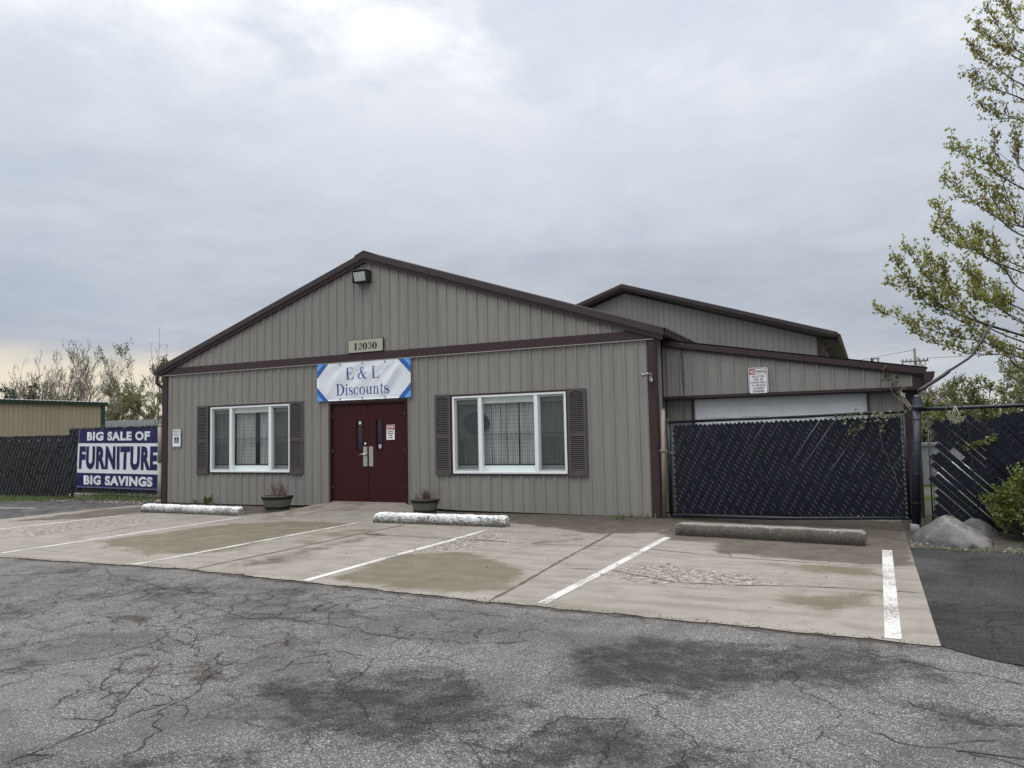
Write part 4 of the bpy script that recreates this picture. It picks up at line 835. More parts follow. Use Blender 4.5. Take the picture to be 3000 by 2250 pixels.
def glyph(ch, T=.15, h=.035):
    p = Pen()
    if ch in 'EL':
        p.rect(.12, 0, .12+T, 1)
        if ch == 'E':
            p.rect(.02, 1-h, .70, 1); p.tri((.70,1-h*.9),(.62,1-h*.9),(.70,.72)); p.rect(.12+T, .49, .5, .49+h); p.rect(.48, .38, .52, .64)
        else: p.rect(.02, 1-h, .42, 1)
        p.rect(.02, 0, .74, h); p.tri((.76,h),(.66,h),(.76,.32)); return p, .82
    if ch == '&':
        p.stroke([(.99,.03,.05),(.80,.03,.10),(.58,.28,.17),(.36,.62,.14),(.28,.82,.08),(.36,.96,.05),(.48,.97,.05),(.56,.86,.07),(.50,.70,.05),(.30,.52,.06),(.12,.36,.12),(.06,.20,.14),(.16,.04,.08),(.34,.0,.05),(.56,.10,.04),(.74,.32,.04),(.82,.50,.035)])
        p.rect(.66, .50, 1.0, .53); return p, 1.05
    if ch == 'D':
        p.rect(.12, 0, .12+T, 1); p.rect(.02, 1-h, .40, 1); p.rect(.02, 0, .40, h); p.ring(.36, .5, .43, .482, -90, 90, T*1.1, h); return p, .9
    if ch == 'i': p.rect(.09, 0, .09+T*.75, .66); p.rect(.0, 0, .30, h); p.rect(.0, .63, .12, .66); p.disc(.15, .88, .075); return p, .32
    if ch == 's': p.stroke([(.37,.46,.05),(.37,.58,.04),(.22,.645,.04),(.08,.58,.08),(.09,.44,.12),(.24,.33,.14),(.38,.22,.12),(.38,.08,.08),(.22,.015,.04),(.06,.06,.04),(.04,.20,.05)]); return p, .46
    if ch == 'c': p.ring(.27, .33, .22, .315, 45, 320, T*.85, h); p.disc(.42, .52, .055); return p, .52
    if ch == 'o': p.ring(.28, .33, .225, .315, 0, 360, T*.85, h); return p, .58
    if ch == 'u': p.rect(.08, .13, .08+T*.75, .66); p.rect(.0, .63, .1, .66); p.rect(.42, .0, .42+T*.75, .66); p.rect(.34, .63, .43, .66); p.rect(.5, 0, .62, h); p.stroke([(.14,.16,T*.7),(.18,.05,.07),(.28,.015,.04),(.40,.07,.035),(.45,.14,.03)]); return p, .64
    if ch == 'n': p.rect(.08, 0, .08+T*.75, .66); p.rect(.0, .63, .1, .66); p.rect(.42, 0, .42+T*.75, .5); p.rect(.0, 0, .26, h); p.rect(.35, 0, .61, h); p.stroke([(.14,.50,.03),(.22,.60,.035),(.34,.645,.045),(.45,.59,.08),(.475,.48,T*.72)]); return p, .64
    if ch == 't': p.rect(.12, .08, .12+T*.75, .80); p.tri((.12,.80),(.12,.66),(.235,.88)); p.rect(.0, .63, .36, .63+h); p.stroke([(.175,.10,T*.7),(.21,.03,.06),(.29,.015,.04),(.36,.07,.03)]); return p, .40
    if ch == '1': p.rect(.22, 0, .22+T, 1); p.rect(.06, 0, .53, h*1.3); p.tri((.22,1),(.22,.86),(.05,.84)); return p, .62
    if ch == '2': p.disc(.14, .72, .08); p.stroke([(.10,.74,.05),(.16,.93,.05),(.32,.98,.06),(.48,.88,.12),(.50,.72,.15),(.40,.50,.09),(.20,.26,.06),(.08,.08,.06)]); p.stroke([(.07,.08,.09),(.22,.09,.13),(.40,.05,.12),(.54,.10,.05),(.58,.28,.04)]); return p, .66
    if ch == '3': p.disc(.13, .76, .075); p.disc(.12, .22, .08); p.stroke([(.10,.80,.04),(.20,.96,.05),(.34,.97,.06),(.46,.86,.13),(.45,.66,.13),(.32,.53,.04)]); p.stroke([(.26,.52,.04),(.38,.51,.05),(.50,.40,.14),(.51,.20,.15),(.38,.035,.07),(.22,.02,.05),(.09,.16,.04)]); return p, .66
    if ch == '0': p.ring(.31, .5, .215, .475, 0, 360, T*1.05, h); return p, .66
    return p, .35
def serif(mb, body, x0, x1, z0, z1, y, T=.15, h=.035, gap=.07, dy=.00012):
    X = 0; items = []; k = 0
    for ch in body:
        p, adv = glyph(ch, T, h)
        for v, f in p.q: items.append(([(a+X, b) for a, b in v], f))
        X += adv+(gap if ch != ' ' else 0)
    vs = [q for v, f in items for q in v]; a, b = min(q[0] for q in vs), max(q[0] for q in vs)
    for v, f in items:
        k += 1; mb.add([(x0+(px_-a)/(b-a)*(x1-x0), y-dy*(k % 9), z0+pz_*(z1-z0)) for px_, pz_ in v], f)
def warp_mesh(mb, fn, step, x0, x1, z0, z1):
    """cut a flat mesh on a lattice and push it out by fn(x,z)"""
    bm = bmesh.new(); vs = [bm.verts.new(p) for p in mb.v]
    for f in mb.f:
        try: bm.faces.new([vs[i] for i in f])
        except ValueError: pass
    x = x0
    while x < x1:
        bmesh.ops.bisect_plane(bm, geom=bm.verts[:]+bm.edges[:]+bm.faces[:], plane_co=(x,0,0), plane_no=(1,0,0)); x += step
    z = z0
    while z < z1:
        bmesh.ops.bisect_plane(bm, geom=bm.verts[:]+bm.edges[:]+bm.faces[:], plane_co=(0,0,z), plane_no=(0,0,1)); z += step
    bm.verts.index_update(); out = MB()
    out.add([(v.co.x, v.co.y-fn(v.co.x, v.co.z), v.co.z) for v in bm.verts], [tuple(v.index for v in f.verts) for f in bm.faces], True); bm.free(); return out

# ------------------------------------------------------------------ signs on the shop
sg = thing('address_sign', 'tan house number board reading 12030 above the brown band', 'sign', (6.1, -.03, 3.41))
mb = MB(); mb.box(5.648, 6.552, -.052, -.020, 3.272, 3.556); link('frame', mb, M['black'], sg)
mb = MB(); mb.box(5.662, 6.540, -.055, -.0525, 3.284, 3.546); link('board', mb, M['sign_tan'], sg)
mb = MB(); serif(mb, '12030', 5.800, 6.40, 3.335, 3.480, -.057, .24, .06, .02); link('lettering', mb, M['black'], sg)

bx0, bx1, bz0, bz1 = 4.822, 7.226, 2.282, 3.080
def wr(x, z):
    u = (x-bx0)/(bx1-bx0); v = (z-bz0)/(bz1-bz0)
    e_ = min(u, 1-u, .12)/.12*min(v, 1-v, .2)/.2
    a = .010*math.sin(9*(u*2.4-v*.9)+1.2*math.sin(3*v))*max(0, math.sin(math.pi*u))**.6
    r = .020*math.exp(-((u-.78-.22*(v-.45))/.030)**2)+.014*math.exp(-((u-.64-.34*(v-.5))/.022)**2)-.010*math.exp(-((u-.865-.20*(v-.5))/.035)**2)+.010*math.exp(-((u-.30-.10*(v-.5))/.03)**2)+.008*math.exp(-((u-.17-.25*(v-.4))/.03)**2)+.009*math.exp(-((u-.50-.30*(v-.2))/.02)**2)*(1-v)
    nz = .006*mnoise.noise((x*4, z*4, 3.1))
    return e_*(a+r+nz)+.004*math.cos(u*18.8)*(1-min(v, .1)*10)
bn = thing('shop_banner', 'white vinyl shop banner with blue corners reading E & L Discounts', 'banner', (6.02, -.03, 2.28))
mb = MB(); mb.poly([(bx0,-.060,bz0),(bx1,-.060,bz0),(bx1,-.060,bz1),(bx0,-.060,bz1)])
o = link('sheet', warp_mesh(mb, wr, .035, bx0, bx1, bz0, bz1), M['ban_white'], bn)
def corner(mb, sx, sz, a0, a1, c0, c1, y):
    X = lambda t: bx0+t if sx < 0 else bx1-t
    Z = lambda t: bz0+t if sz < 0 else bz1-t
    mb.poly([(X(a0),y,Z(0.001)),(X(a1),y,Z(.001)),(X(.001),y,Z(c1)),(X(.001),y,Z(c0))])
for sx in (-1, 1):
    for sz in (-1, 1): mb = MB(); corner(mb, sx, sz, .17, .30, .165, .30, -.0640); link('corner_band', warp_mesh(mb, wr, .035, bx0, bx1, bz0, bz1), M['ban_blue'], bn)
for sx in (-1, 1):
    for sz in (-1, 1):
        X = lambda t: bx0+t if sx < 0 else bx1-t
        Z = lambda t: bz0+t if sz < 0 else bz1-t
        mb = MB(); mb.poly([(X(.001),-.0634,Z(.001)),(X(.172),-.0634,Z(.001)),(X(.001),-.0634,Z(.167))])
        link('corner_patch', warp_mesh(mb, wr, .035, bx0, bx1, bz0, bz1), M['ban_sky'], bn)
mb = MB(); serif(mb, 'E & L', 5.605, 6.442, 2.724, 2.972, -.0645, .14, .035, .10); serif(mb, 'Discounts', 5.334, 6.70, 2.392, 2.636, -.0645, .15, .035, .065)
link('lettering', warp_mesh(mb, wr, .035, bx0, bx1, bz0, bz1), M['ban_text'], bn)
mb = MB()
for x in (bx0+.62, bx0+1.20, bx0+1.78):
    for z in (bz0+.03, bz1-.03): mb = MB(); mb.tube([(x,-.062,z),(x,-.074,z)], .013, 10); link('grommet', mb, M['bronze'], bn)
for x, z in ((bx0+.02, bz0+.02), (bx1-.02, bz0+.02), (bx0+.02, bz1-.02), (bx1-.02, bz1-.02)): mb = MB(); mb.tube([(x,-.062,z),(x,-.072,z)], .010, 8); link('grommet', mb, M['bronze'], bn)

def round_rect(x0, x1, z0, z1, r, n=5):
    p = []
    for cx, cz, a0 in ((x1-r, z0+r, -90), (x1-r, z1-r, 0), (x0+r, z1-r, 90), (x0+r, z0+r, 180)):
        p += [(cx+r*math.cos(rad(a0+90*k/n)), cz+r*math.sin(rad(a0+90*k/n))) for k in range(n+1)]
    return p
def plate(name, parent, x0, x1, z0, z1, r, y, t_, m): mb = MB(); mb.prism(round_rect(x0, x1, z0, z1, r), y, y+t_); return link(name, mb, m, parent)
st = thing('stop_sign', 'small white sign with red STOP heading on the right door', 'sign', (6.68, -.01, 1.58))
plate('board', st, 6.584, 6.786, 1.430, 1.736, .012, -.012, .0035, M['sign_white'])
mb = MB(); mb.box(6.592, 6.778, -.0150, -.0122, 1.640, 1.728); link('heading', mb, M['sign_red'], st)
mb = MB(); put_text(mb, 'STOP', 6.604, 6.766, 1.658, 1.712, -.0156, .03); link('lettering', mb, M['sign_white'], st)
mb = MB(); put_text(mb, 'DO NOT LEAVE', 6.618, 6.752, 1.590, 1.616, -.0130, .0); put_text(mb, 'CARTS HERE', 6.630, 6.742, 1.504, 1.528, -.0130, .0); put_text(mb, 'THANK YOU', 6.634, 6.738, 1.460, 1.484, -.0130, .0)
mb = MB()                                # the small lines are too faint to read: plain rows of marks
rg = random.Random(8)
for z, a, b in ((1.602, 6.618, 6.752), (1.560, 6.606, 6.764), (1.519, 6.640, 6.730), (1.476, 6.628, 6.742)):
    x = a
    while x < b:
        w_ = rg.uniform(.007, .012); mb.box(x, min(x+w_, b), -.0136, -.0122, z-.011, z+.011); x += w_+.004
link('small_print', mb, M['sign_maroon'], st)

hs = thing('reserved_parking_sign', 'small white green-edged wheelchair parking sign on the shop wall', 'sign', (.485, -.02, 1.57))
plate('rim', hs, .332, .637, 1.346, 1.796, .03, -.028, .004, M['sign_green'])
plate('board', hs, .340, .629, 1.354, 1.788, .026, -.0305, .0022, M['sign_white'])
mb = MB(); o_ = round_rect(.348, .621, 1.362, 1.780, .022); i_ = round_rect(.356, .613, 1.370, 1.772, .018); n = len(o_)
mb.add([(x, -.0312, z) for x, z in o_]+[(x, -.0312, z) for x, z in i_], [(k, (k+1)%n, n+(k+1)%n, n+k) for k in range(n)])
put_text(mb, 'RESERVED', .372, .598, 1.700, 1.748, -.0314, .012); put_text(mb, 'PARKING', .384, .586, 1.628, 1.676, -.0314, .012); link('lettering', mb, M['sign_green'], hs)
mb = MB(); mb.box(.412, .560, -.0325, -.0308, 1.450, 1.592); link('symbol_panel', mb, M['sign_blue'], hs)
pn = Pen(); pn.disc(.5, .86, .075); pn.stroke([(.50,.74,.085),(.51,.60,.085),(.52,.46,.085)]); pn.stroke([(.52,.46,.075),(.66,.46,.075),(.74,.30,.075),(.80,.17,.07),(.90,.20,.06)]); pn.rect(.52, .56, .70, .62); pn.ring(.46, .30, .22, .22, 95, 350, .06, .06)
mb = MB()
for k, (v, f) in enumerate(pn.q): mb.add([(.412+a*.145, -.0330-.00012*k, 1.452+b*.138) for a, b in v], f)
link('wheelchair_symbol', mb, M['sign_white'], hs)

ns = thing('no_parking_sign', 'white and maroon no parking tow-away sign over the garage door', 'sign', (13.89, LY-.03, 2.32))
Y = LY-.05; a, b, c, d = 13.728, 14.050, 2.103, 2.540
plate('board', ns, a, b, c, d, .035, Y, .004, M['sign_white'])
mb = MB(); o_ = round_rect(a+.010, b-.010, c-.02, d-.010, .03); i_ = round_rect(a+.020, b-.020, c-.01, d-.020, .024); n = len(o_)
cl_ = lambda z: max(z, c+.0005)
mb.add([(x, Y-.0008, cl_(z)) for x, z in o_]+[(x, Y-.0008, cl_(z)) for x, z in i_], [(k, (k+1)%n, n+(k+1)%n, n+k) for k in range(n)])
link('border', mb, M['sign_maroon'], ns); mb = MB()
mb.box(a+.0205, a+.112, Y-.0014, Y-.0001, 2.424, d-.0205); link('heading_panel', mb, M['sign_red'], ns); mb = MB(); mb.box(a+.113, b-.0205, Y-.0012, Y-.0002, 2.424, 2.430); link('rule', mb, M['sign_maroon'], ns); mb = MB()
put_text(mb, 'PARKING', a+.122, b-.028, 2.446, 2.502, Y-.0012, .03)
for i, tx in enumerate(('VIOLATORS', 'WILL BE', 'TOWED AWAY', 'AT VEHICLE', "OWNER'S", 'EXPENSE')):
    wd = (.200, .150, .240, .218, .168, .172)[i]; xc = (a+b)/2; z1 = 2.406-.0505*i; put_text(mb, tx, xc-wd/2-.008, xc+wd/2+.008, z1-.038, z1, Y-.0012, .028)
link('lettering', mb, M['sign_maroon'], ns)
mb = MB(); put_text(mb, 'NO', a+.030, a+.103, 2.440, 2.506, Y-.0020, .025); link('lettering', mb, M['sign_white'], ns)

# ------------------------------------------------------------------ chain link with privacy slats
def fence_panel(A, B, z0, z1, pitch, sw, sgn, slat_mb, wire_mb, rg, ang=52, lost=None, clear=.0, thick=.004, dash=True, wr_=.0032, ends=.05, jit=.025):
    """slats run up to the right for sgn=+1, up to the left for -1"""
    A = Vector((A[0], A[1], 0)); B = Vector((B[0], B[1], 0)); d = B-A; L = d.length; d.normalize(); nrm = Vector((d.y, -d.x, 0))
    H = z1-z0; ca, sa = math.cos(rad(ang))*sgn, math.sin(rad(ang)); P = lambda u, v, w_: A+d*u+nrm*w_+Vector((0, 0, z0+v))
    run = H/math.tan(rad(ang)); n = int((L+run)/pitch)+2; gaps = []
    for k in range(-1, n):
        u0 = k*pitch-(run if sgn > 0 else 0)
        # centre line (u0,0)->(u0+sgn*run,H), clipped to 0..L
        t0, t1 = 0.0, H/sa
        lo, hi = sorted(((0-u0)/ca, (L-u0)/ca)); t0, t1 = max(t0, lo), min(t1, hi)
        if t1-t0 < .03: continue
        off = rg.gauss(0, pitch*jit); e0 = rg.uniform(-.25, .3)*ends; e1 = rg.uniform(-.25, .3)*ends
        pieces = [(t0+e0, t1+e1)]
        if lost: pieces = lost(k, u0, t0, t1, ca, sa, pieces)
        for s0, s1 in pieces:
            if s1-s0 < .02: continue
            hw = sw/2; w0 = (.0028 if k % 2 else -.0028); tl = rg.gauss(0, .004)
            q = []
            for t, hh in ((s0, -hw), (s1, -hw+tl), (s1, hw+tl), (s0, hw)):
                q.append((u0+off+ca*t-sa*hh, sa*t+ca*hh))
            if sgn < 0: q = [q[i] for i in (1, 0, 3, 2)]
            slat_mb.hexa([P(u, v, w0) for u, v in q]+[P(u, v, w0+thick) for u, v in q])
        gaps.append((u0+pitch/2, t0, t1))
    for u0, t0, t1 in gaps[::2]:                             # wires between the slats
        q0 = t0+(t1-t0)*(rg.uniform(.5, .95) if dash else 0); wire_mb.tube([P(u0+ca*q0, sa*q0, .003), P(u0+ca*t1, sa*t1, .003)], wr_*.6, 4, False)
    if dash:                                            # crossing wires: in front of one slat, behind the next
        for k in range(-1, n):
            u0 = k*pitch-(run if sgn < 0 else 0); m_ = int(H/sa/(pitch*1.02))+1
            for j in range(m_):
                if (j+k) % 2: continue
                ta = j*pitch*1.02; tb = ta+pitch*.95
                ua, ub = u0-ca*ta, u0-ca*tb
                if min(ua, ub) < 0 or max(ua, ub) > L or sa*tb > H: continue
                if rg.random() < .12: continue
                wire_mb.tube([P(ua, sa*ta, .009), P((ua+ub)/2, sa*(ta+tb)/2, .0125), P(ub, sa*tb, .009)], wr_, 4, False)
def knuckles(mb, A, B, z, pitch, rg, h=.05):
    A = Vector(A); B = Vector(B); L = (B-A).length; d = (B-A)/L; n = int(L/pitch)
    for k in range(n):
        p = A+d*(k+.5)*pitch; zz_ = z(k/n) if callable(z) else z
        mb.tube([p+Vector((0,-.006,zz_-h*.4)), p+d*(.018*(1 if k % 2 else .6))+Vector((0,-.012,zz_+h*rg.uniform(.4, .75)))], .005, 4)
        mb.tube([p+Vector((0,-.006,zz_-h*.4)), p-d*.014+Vector((0,-.004,zz_+h*rg.uniform(.2, .5)))], .004, 4)

# left fence
rg = random.Random(21)
f1 = thing('slatted_fence', 'long low black slatted chain link fence before the tan building', 'fence', (-8.2, .47, 0))
sl, wi = MB(), MB(); fence_panel((-13.5,.55), (-4.20,.45), .03, 1.73, .078, .064, 1, sl, wi, rg, 50, None, thick=.004, wr_=.0042, jit=.008)
knuckles(wi, (-13.5,.54,0), (-4.3,.44,0), 1.75, .115, rg, .07)
link('slat_panel', sl, M['slat'], f1); link('wire_mesh', wi, M['wire'], f1)
for x in (-12.0, -9.4, -6.80, -4.235): mb = MB(); mb.tube([(x,.56,-.05),(x,.56,1.78 if x < -5 else 1.985)], .036, 10); link('post', mb, M['black'], f1)
link_each('tie_tab', MBs(lambda m, x: m.box(x-.03, x+.03, .425, .432, 1.57, 1.62), [float(x) for x in np.arange(-8.25, -4.5, .45)]), M['wire'], f1)
f2 = thing('banner_fence', 'short black slatted chain link panel carrying the furniture banner', 'fence', (-2.4, .45, 0))
sl, wi = MB(), MB(); fence_panel((-4.22,.438), (-.42,.445), .16, 1.90, .085, .068, 1, sl, wi, rg, 50, None, thick=.004, wr_=.0045, jit=.01)
knuckles(wi, (-4.18,.44,0), (-.42,.44,0), lambda t: 1.93-.04*t, .115, rg, .075); knuckles(wi, (-3.3,.44,0), (-.5,.44,0), lambda t: .17-.02*t, .12, rg, .05)
link('slat_panel', sl, M['slat'], f2); link('wire_mesh', wi, M['wire'], f2)
link_each('rail', MBs(lambda m, q: m.tube(q[0], q[1], 8), (([(-4.2,.49,.10),(-2,.49,.11),(-.45,.49,.07)], .010), ([(-4.2,.47,1.87),(-.42,.47,1.83)], .022), ([(-.44,.47,.08),(-.44,.47,1.9)], .022))), M['black'], f2)
# furniture banner
qx0, qx1, qz0, qz1 = -3.80, -.66, .312, 1.868
def nsh(z): return .0
def wr2(x, z):
    u = (x-qx0)/(qx1-qx0); v = (z-qz0)/(qz1-qz0); e_ = min(u, 1-u, .08)/.08
    return .012*math.sin(u*6+1)*math.sin(math.pi*v)+e_*(.010*math.sin(u*21+4*v)*v+.008*mnoise.noise((x*2.4, z*2.4, 7))+.012*math.exp(-((u-.90-.14*(v-.7))/.018)**2)*v+.008*math.exp(-((u-.955-.10*(v-.7))/.014)**2))
fb = thing('furniture_banner', 'navy and white banner reading BIG SALE OF FURNITURE BIG SAVINGS', 'banner', (-2.25, .42, .31))
def skew(mb):                                        # the sheet hangs a little out of square
    mb.v = [(x+(z-1.1)*.035*(1-.3*(x-qx0)/(qx1-qx0)), y, z-.040*(x-qx0)/(qx1-qx0)*1.0+.0) for x, y, z in mb.v]; return mb
yb = .405
mb = MB(); mb.poly([(qx0,yb,qz0),(qx1,yb,qz0),(qx1,yb,qz1),(qx0,yb,qz1)]); link('sheet', skew(warp_mesh(mb, wr2, .06, qx0, qx1, qz0, qz1)), M['navy'], fb)
mb = MB(); mb.poly([(qx0+.004,yb-.006,.706),(qx1-.004,yb-.006,.706),(qx1-.004,yb-.006,1.494),(qx0+.004,yb-.006,1.494)])
link('white_panel', skew(warp_mesh(mb, wr2, .06, qx0, qx1, qz0, qz1)), M['ban_lettering'], fb)
mb = MB(); put_text(mb, 'BIG SALE OF', -3.44, -1.00, 1.565, 1.800, yb-.007, .05); put_text(mb, 'BIG SAVINGS', -3.50, -.85, .392, .642, yb-.007, .05)
link('lettering', skew(warp_mesh(mb, wr2, .06, qx0, qx1, qz0, qz1)), M['ban_lettering'], fb)
mb = MB(); put_text(mb, 'FURNITURE', -3.715, -.69, .805, 1.415, yb-.012, .055); link('lettering', skew(warp_mesh(mb, wr2, .06, qx0, qx1, qz0, qz1)), M['navy'], fb)
# posts beside the shop corner
mb = MB(); mb.tube([(-.118,.02,-.03),(-.115,.02,.98)], [.068,.064], 10); mb.tube([(-.115,.02,.98),(-.118,.02,1.88)], .070, 10); mb.tube([(-.118,.02,1.88),(-.118,.02,1.92)], [.08,.05], 10); mb.tube([(-.12,.02,.0),(-.12,.02,.09)], [.11,.075], 10)
mb.tube([(-.10,.12,1.90),(-.22,.2,2.05),(-.42,.3,2.18)], .018, 6)
solo('fence_post', mb, M['post_grey'], 'weathered rust-stained grey post between banner fence and shop corner', 'post', (-.12, .1, 0))
mb = MB(); mb.tube([(12.335,-.05,-.02),(12.375,-.05,1.855)], .036, 14); mb.tube([(12.375,-.05,1.855),(12.376,-.05,1.872)], [.039,.030], 14)
mb.tube([(12.35+.052*math.cos(k*.7), -.05+.052*math.sin(k*.7), 1.15+.006*math.sin(k*2)) for k in range(10)], .012, 6)
solo('gate_latch_post', mb, M['pipe_tan'], 'slim tan painted pipe post beside the shop right corner', 'post', (12.34, -.05, 0))
mb = MB()
for k in range(5): mb.tube([(12.40+.03*k, -.06, 1.14-.012*k*k*.2),(12.425+.03*k, -.075+.02*(k%2), 1.13-.01*k)], .009, 6)
solo('chain', mb, M['galv'], 'short steel chain tying the gate to the tan post', 'chain', (12.42, -.06, 1.12))

# gate
GA, GB = (12.455,-.055), (16.03,-.925)
gt = thing('slatted_gate', 'wide navy-black slatted chain link gate before the garage', 'gate', (14.2, -.5, 0))
rg = random.Random(31); sl, wi = MB(), MB()
fence_panel((12.55,-.085), (15.99,-.915), .10, 1.575, .0745, .0640, 1, sl, wi, rg, 55, None, wr_=.0030, ends=.02, jit=.008)
def gz(u, z): return z
gsh = lambda x, z: z+(x-12.5)/3.5*(.045*(z/1.6)+.11*(1-z/1.6))
sl.v = [(x, y, gsh(x, z)) for x, y, z in sl.v]; wi.v = [(x, y, gsh(x, z)) for x, y, z in wi.v]
link('slat_panel', sl, M['slat_navy'], gt); link('wire_mesh', wi, M['wire'], gt)
mb = MB(); mb.tube([(12.45,-.055,1.635),(14.2,-.485,1.660),(16.07,-.935,1.690)], .026, 10); mb.tube([(12.47,-.055,.045),(14.2,-.485,.10),(16.03,-.925,.205)], .026, 10); mb.tube([(12.462,-.055,.03),(12.462,-.055,1.70)], .026, 10); mb.tube([(16.02,-.92,.19),(16.02,-.92,1.69)], .024, 10)
link('gate_frame', mb, M['post_navy'], gt)
link_each('tension_bar', MBs(lambda m, q: m.tube(q, .008, 6), ([(12.53,-.075,.14),(12.53,-.075,1.60)], [(15.985,-.915,.24),(15.985,-.915,1.62)])), M['wire_dark'], gt)
for k in range(21): z = .22+k*.066; link_each('tie_wire', MBs(lambda m, q: m.tube(q, .0065, 5), ([(15.985,-.93,z),(16.0,-.945,z-.024)], [(12.535,-.09,z-.03),(12.555,-.10,z-.055)])), M['wire'], gt)
# gate post
gp_ = thing('gate_post', 'thick navy-black pipe post with domed cap at the gate end', 'post', (16.085, -.94, 0))
mb = MB(); mb.tube([(16.09,-.94,-.02),(16.19,-.94,1.78)], .057, 18); link('pipe', mb, M['post_navy'], gp_)
mb = MB(); mb.lathe((16.198,-.94,1.70), [(.058,0),(.080,.02),(.080,.05),(.074,.055),(.074,.09),(.066,.10),(.066,.135),(.055,.15),(.052,.175),(.045,.195),(.030,.212),(.0,.22)], 20); link('cap', mb, M['post_navy'], gp_)
mb = MB(); mb.lathe((16.088,-.94,-.01), [(.066,0),(.063,.13),(.058,.14)], 16); link('footing', mb, mat('bare_concrete_collar', (.30,.29,.28), .9, var=.2, vscale=10), gp_)
for z in (.42, .82, 1.10, 1.26, 1.58):
    x = 16.09+.1*z/1.78; mb = MB(); mb.tube([(x+.0595*math.cos(k*.35), -.94+.0595*math.sin(k*.35), z) for k in range(19)], .004, 4); link('tie_wire', mb, M['wire_dark'], gp_)

# right fence with slipping slats
rf_ = thing('right_fence', 'navy-black chain link fence with slipped slats right of the gate', 'fence', (17.5, -.94, 0))
rg = random.Random(41); sl, wi = MB(), MB()
def lost(k, u0, t0, t1, ca, sa, pieces):
    out = []
    for s0, s1 in pieces:
        # the slats start short of the post; some have dropped out
        ul, ur = sorted((u0+ca*s0, u0+ca*s1))
        if s1*sa > 1.2 and ul < .9: s1 -= rg.uniform(.02, .10)
        um = u0+ca*s1
        if um < .10: s1 = s1-(.04+rg.uniform(0, .07))/max(.2, abs(ca))
        out.append((s0, s1))
    c_ = u0+ca*(1.02/sa)                             # where this slat passes z = 1.02
    if .30 < c_ < .40: out = [(a, min(b, (.97+rg.uniform(-.03,.03))/sa)) for a, b in out]+[((1.10+rg.uniform(-.03,.03))/sa, b) for a, b in out if b > 1.16/sa]
    return out
fence_panel((16.27,-.94), (19.4,-.985), .04, 1.62, .106, .0705, -1, sl, wi, rg, 46, lost, wr_=.0034, ends=.06)
link('slat_panel', sl, M['slat_navy'], rf_); link('wire_mesh', wi, M['wire_dark'], rf_)
mb = MB(); mb.tube([(16.24,-.94,1.712),(17.4,-.955,1.725),(19.5,-.985,1.735)], .027, 10); link('top_rail', mb, M['post_navy'], rf_)
link_each('tension_bar', MBs(lambda m, q: m.tube(q[0], q[1], 6), (([(16.305,-.925,.0),(16.31,-.925,1.66)], .012), ([(16.335,-.94,.03),(16.335,-.94,1.60)], .005))), M['wire_dark'], rf_)
mb = MB(); mb.tube([(19.45,-.985,0),(19.45,-.985,1.80)], .04, 10); link('post', mb, M['post_navy'], rf_)
# dark sheet tied behind the right part of the fence
mb = MB(); n = 24; vs = []
for i in range(n+1):
    u = i/n; x = 16.98+2.3*u; zt = 1.665-.16*math.exp(-u*9)
    vs += [(x, -.89+.015*math.sin(x*9), .75*(1-u)**2+.1), (x, -.89+.02*math.sin(x*7), zt)]
mb.add(vs, [(2*i, 2*i+2, 2*i+3, 2*i+1) for i in range(n)], True)
for i in range(0): pass
solo('privacy_sheet', mb, M['slat_navy'], 'dark privacy sheet tied behind the right fence', 'sheet', (18.2, -.89, .3))

# pale things in the yard behind the fence
mb = MB(); mb.box(16.3, 26, 9.0, 9.2, 0, .98); mb.box(16.2, 26, 8.95, 9.25, .981, 1.05)
solo('yard_wall', mb, M['grey_metal'], 'low pale grey wall in the yard behind the right fence', 'wall', (20, 9.1, 0))
mb = MB(); mb.lathe((16.70, .35, .50), [(.02,.0),(.12,.01),(.20,.06),(.23,.14),(.23,.26),(.19,.36),(.10,.42),(.0,.44)], 20); mb.tube([(16.6,.35,0),(16.6,.35,.6)], .03, 8); mb.tube([(16.96,.35,0),(16.96,.35,.6)], .03, 8)
solo('white_tank', mb, M['valance'], 'rounded white tank seen through the gap in the slats', 'tank', (16.78, .35, 0))

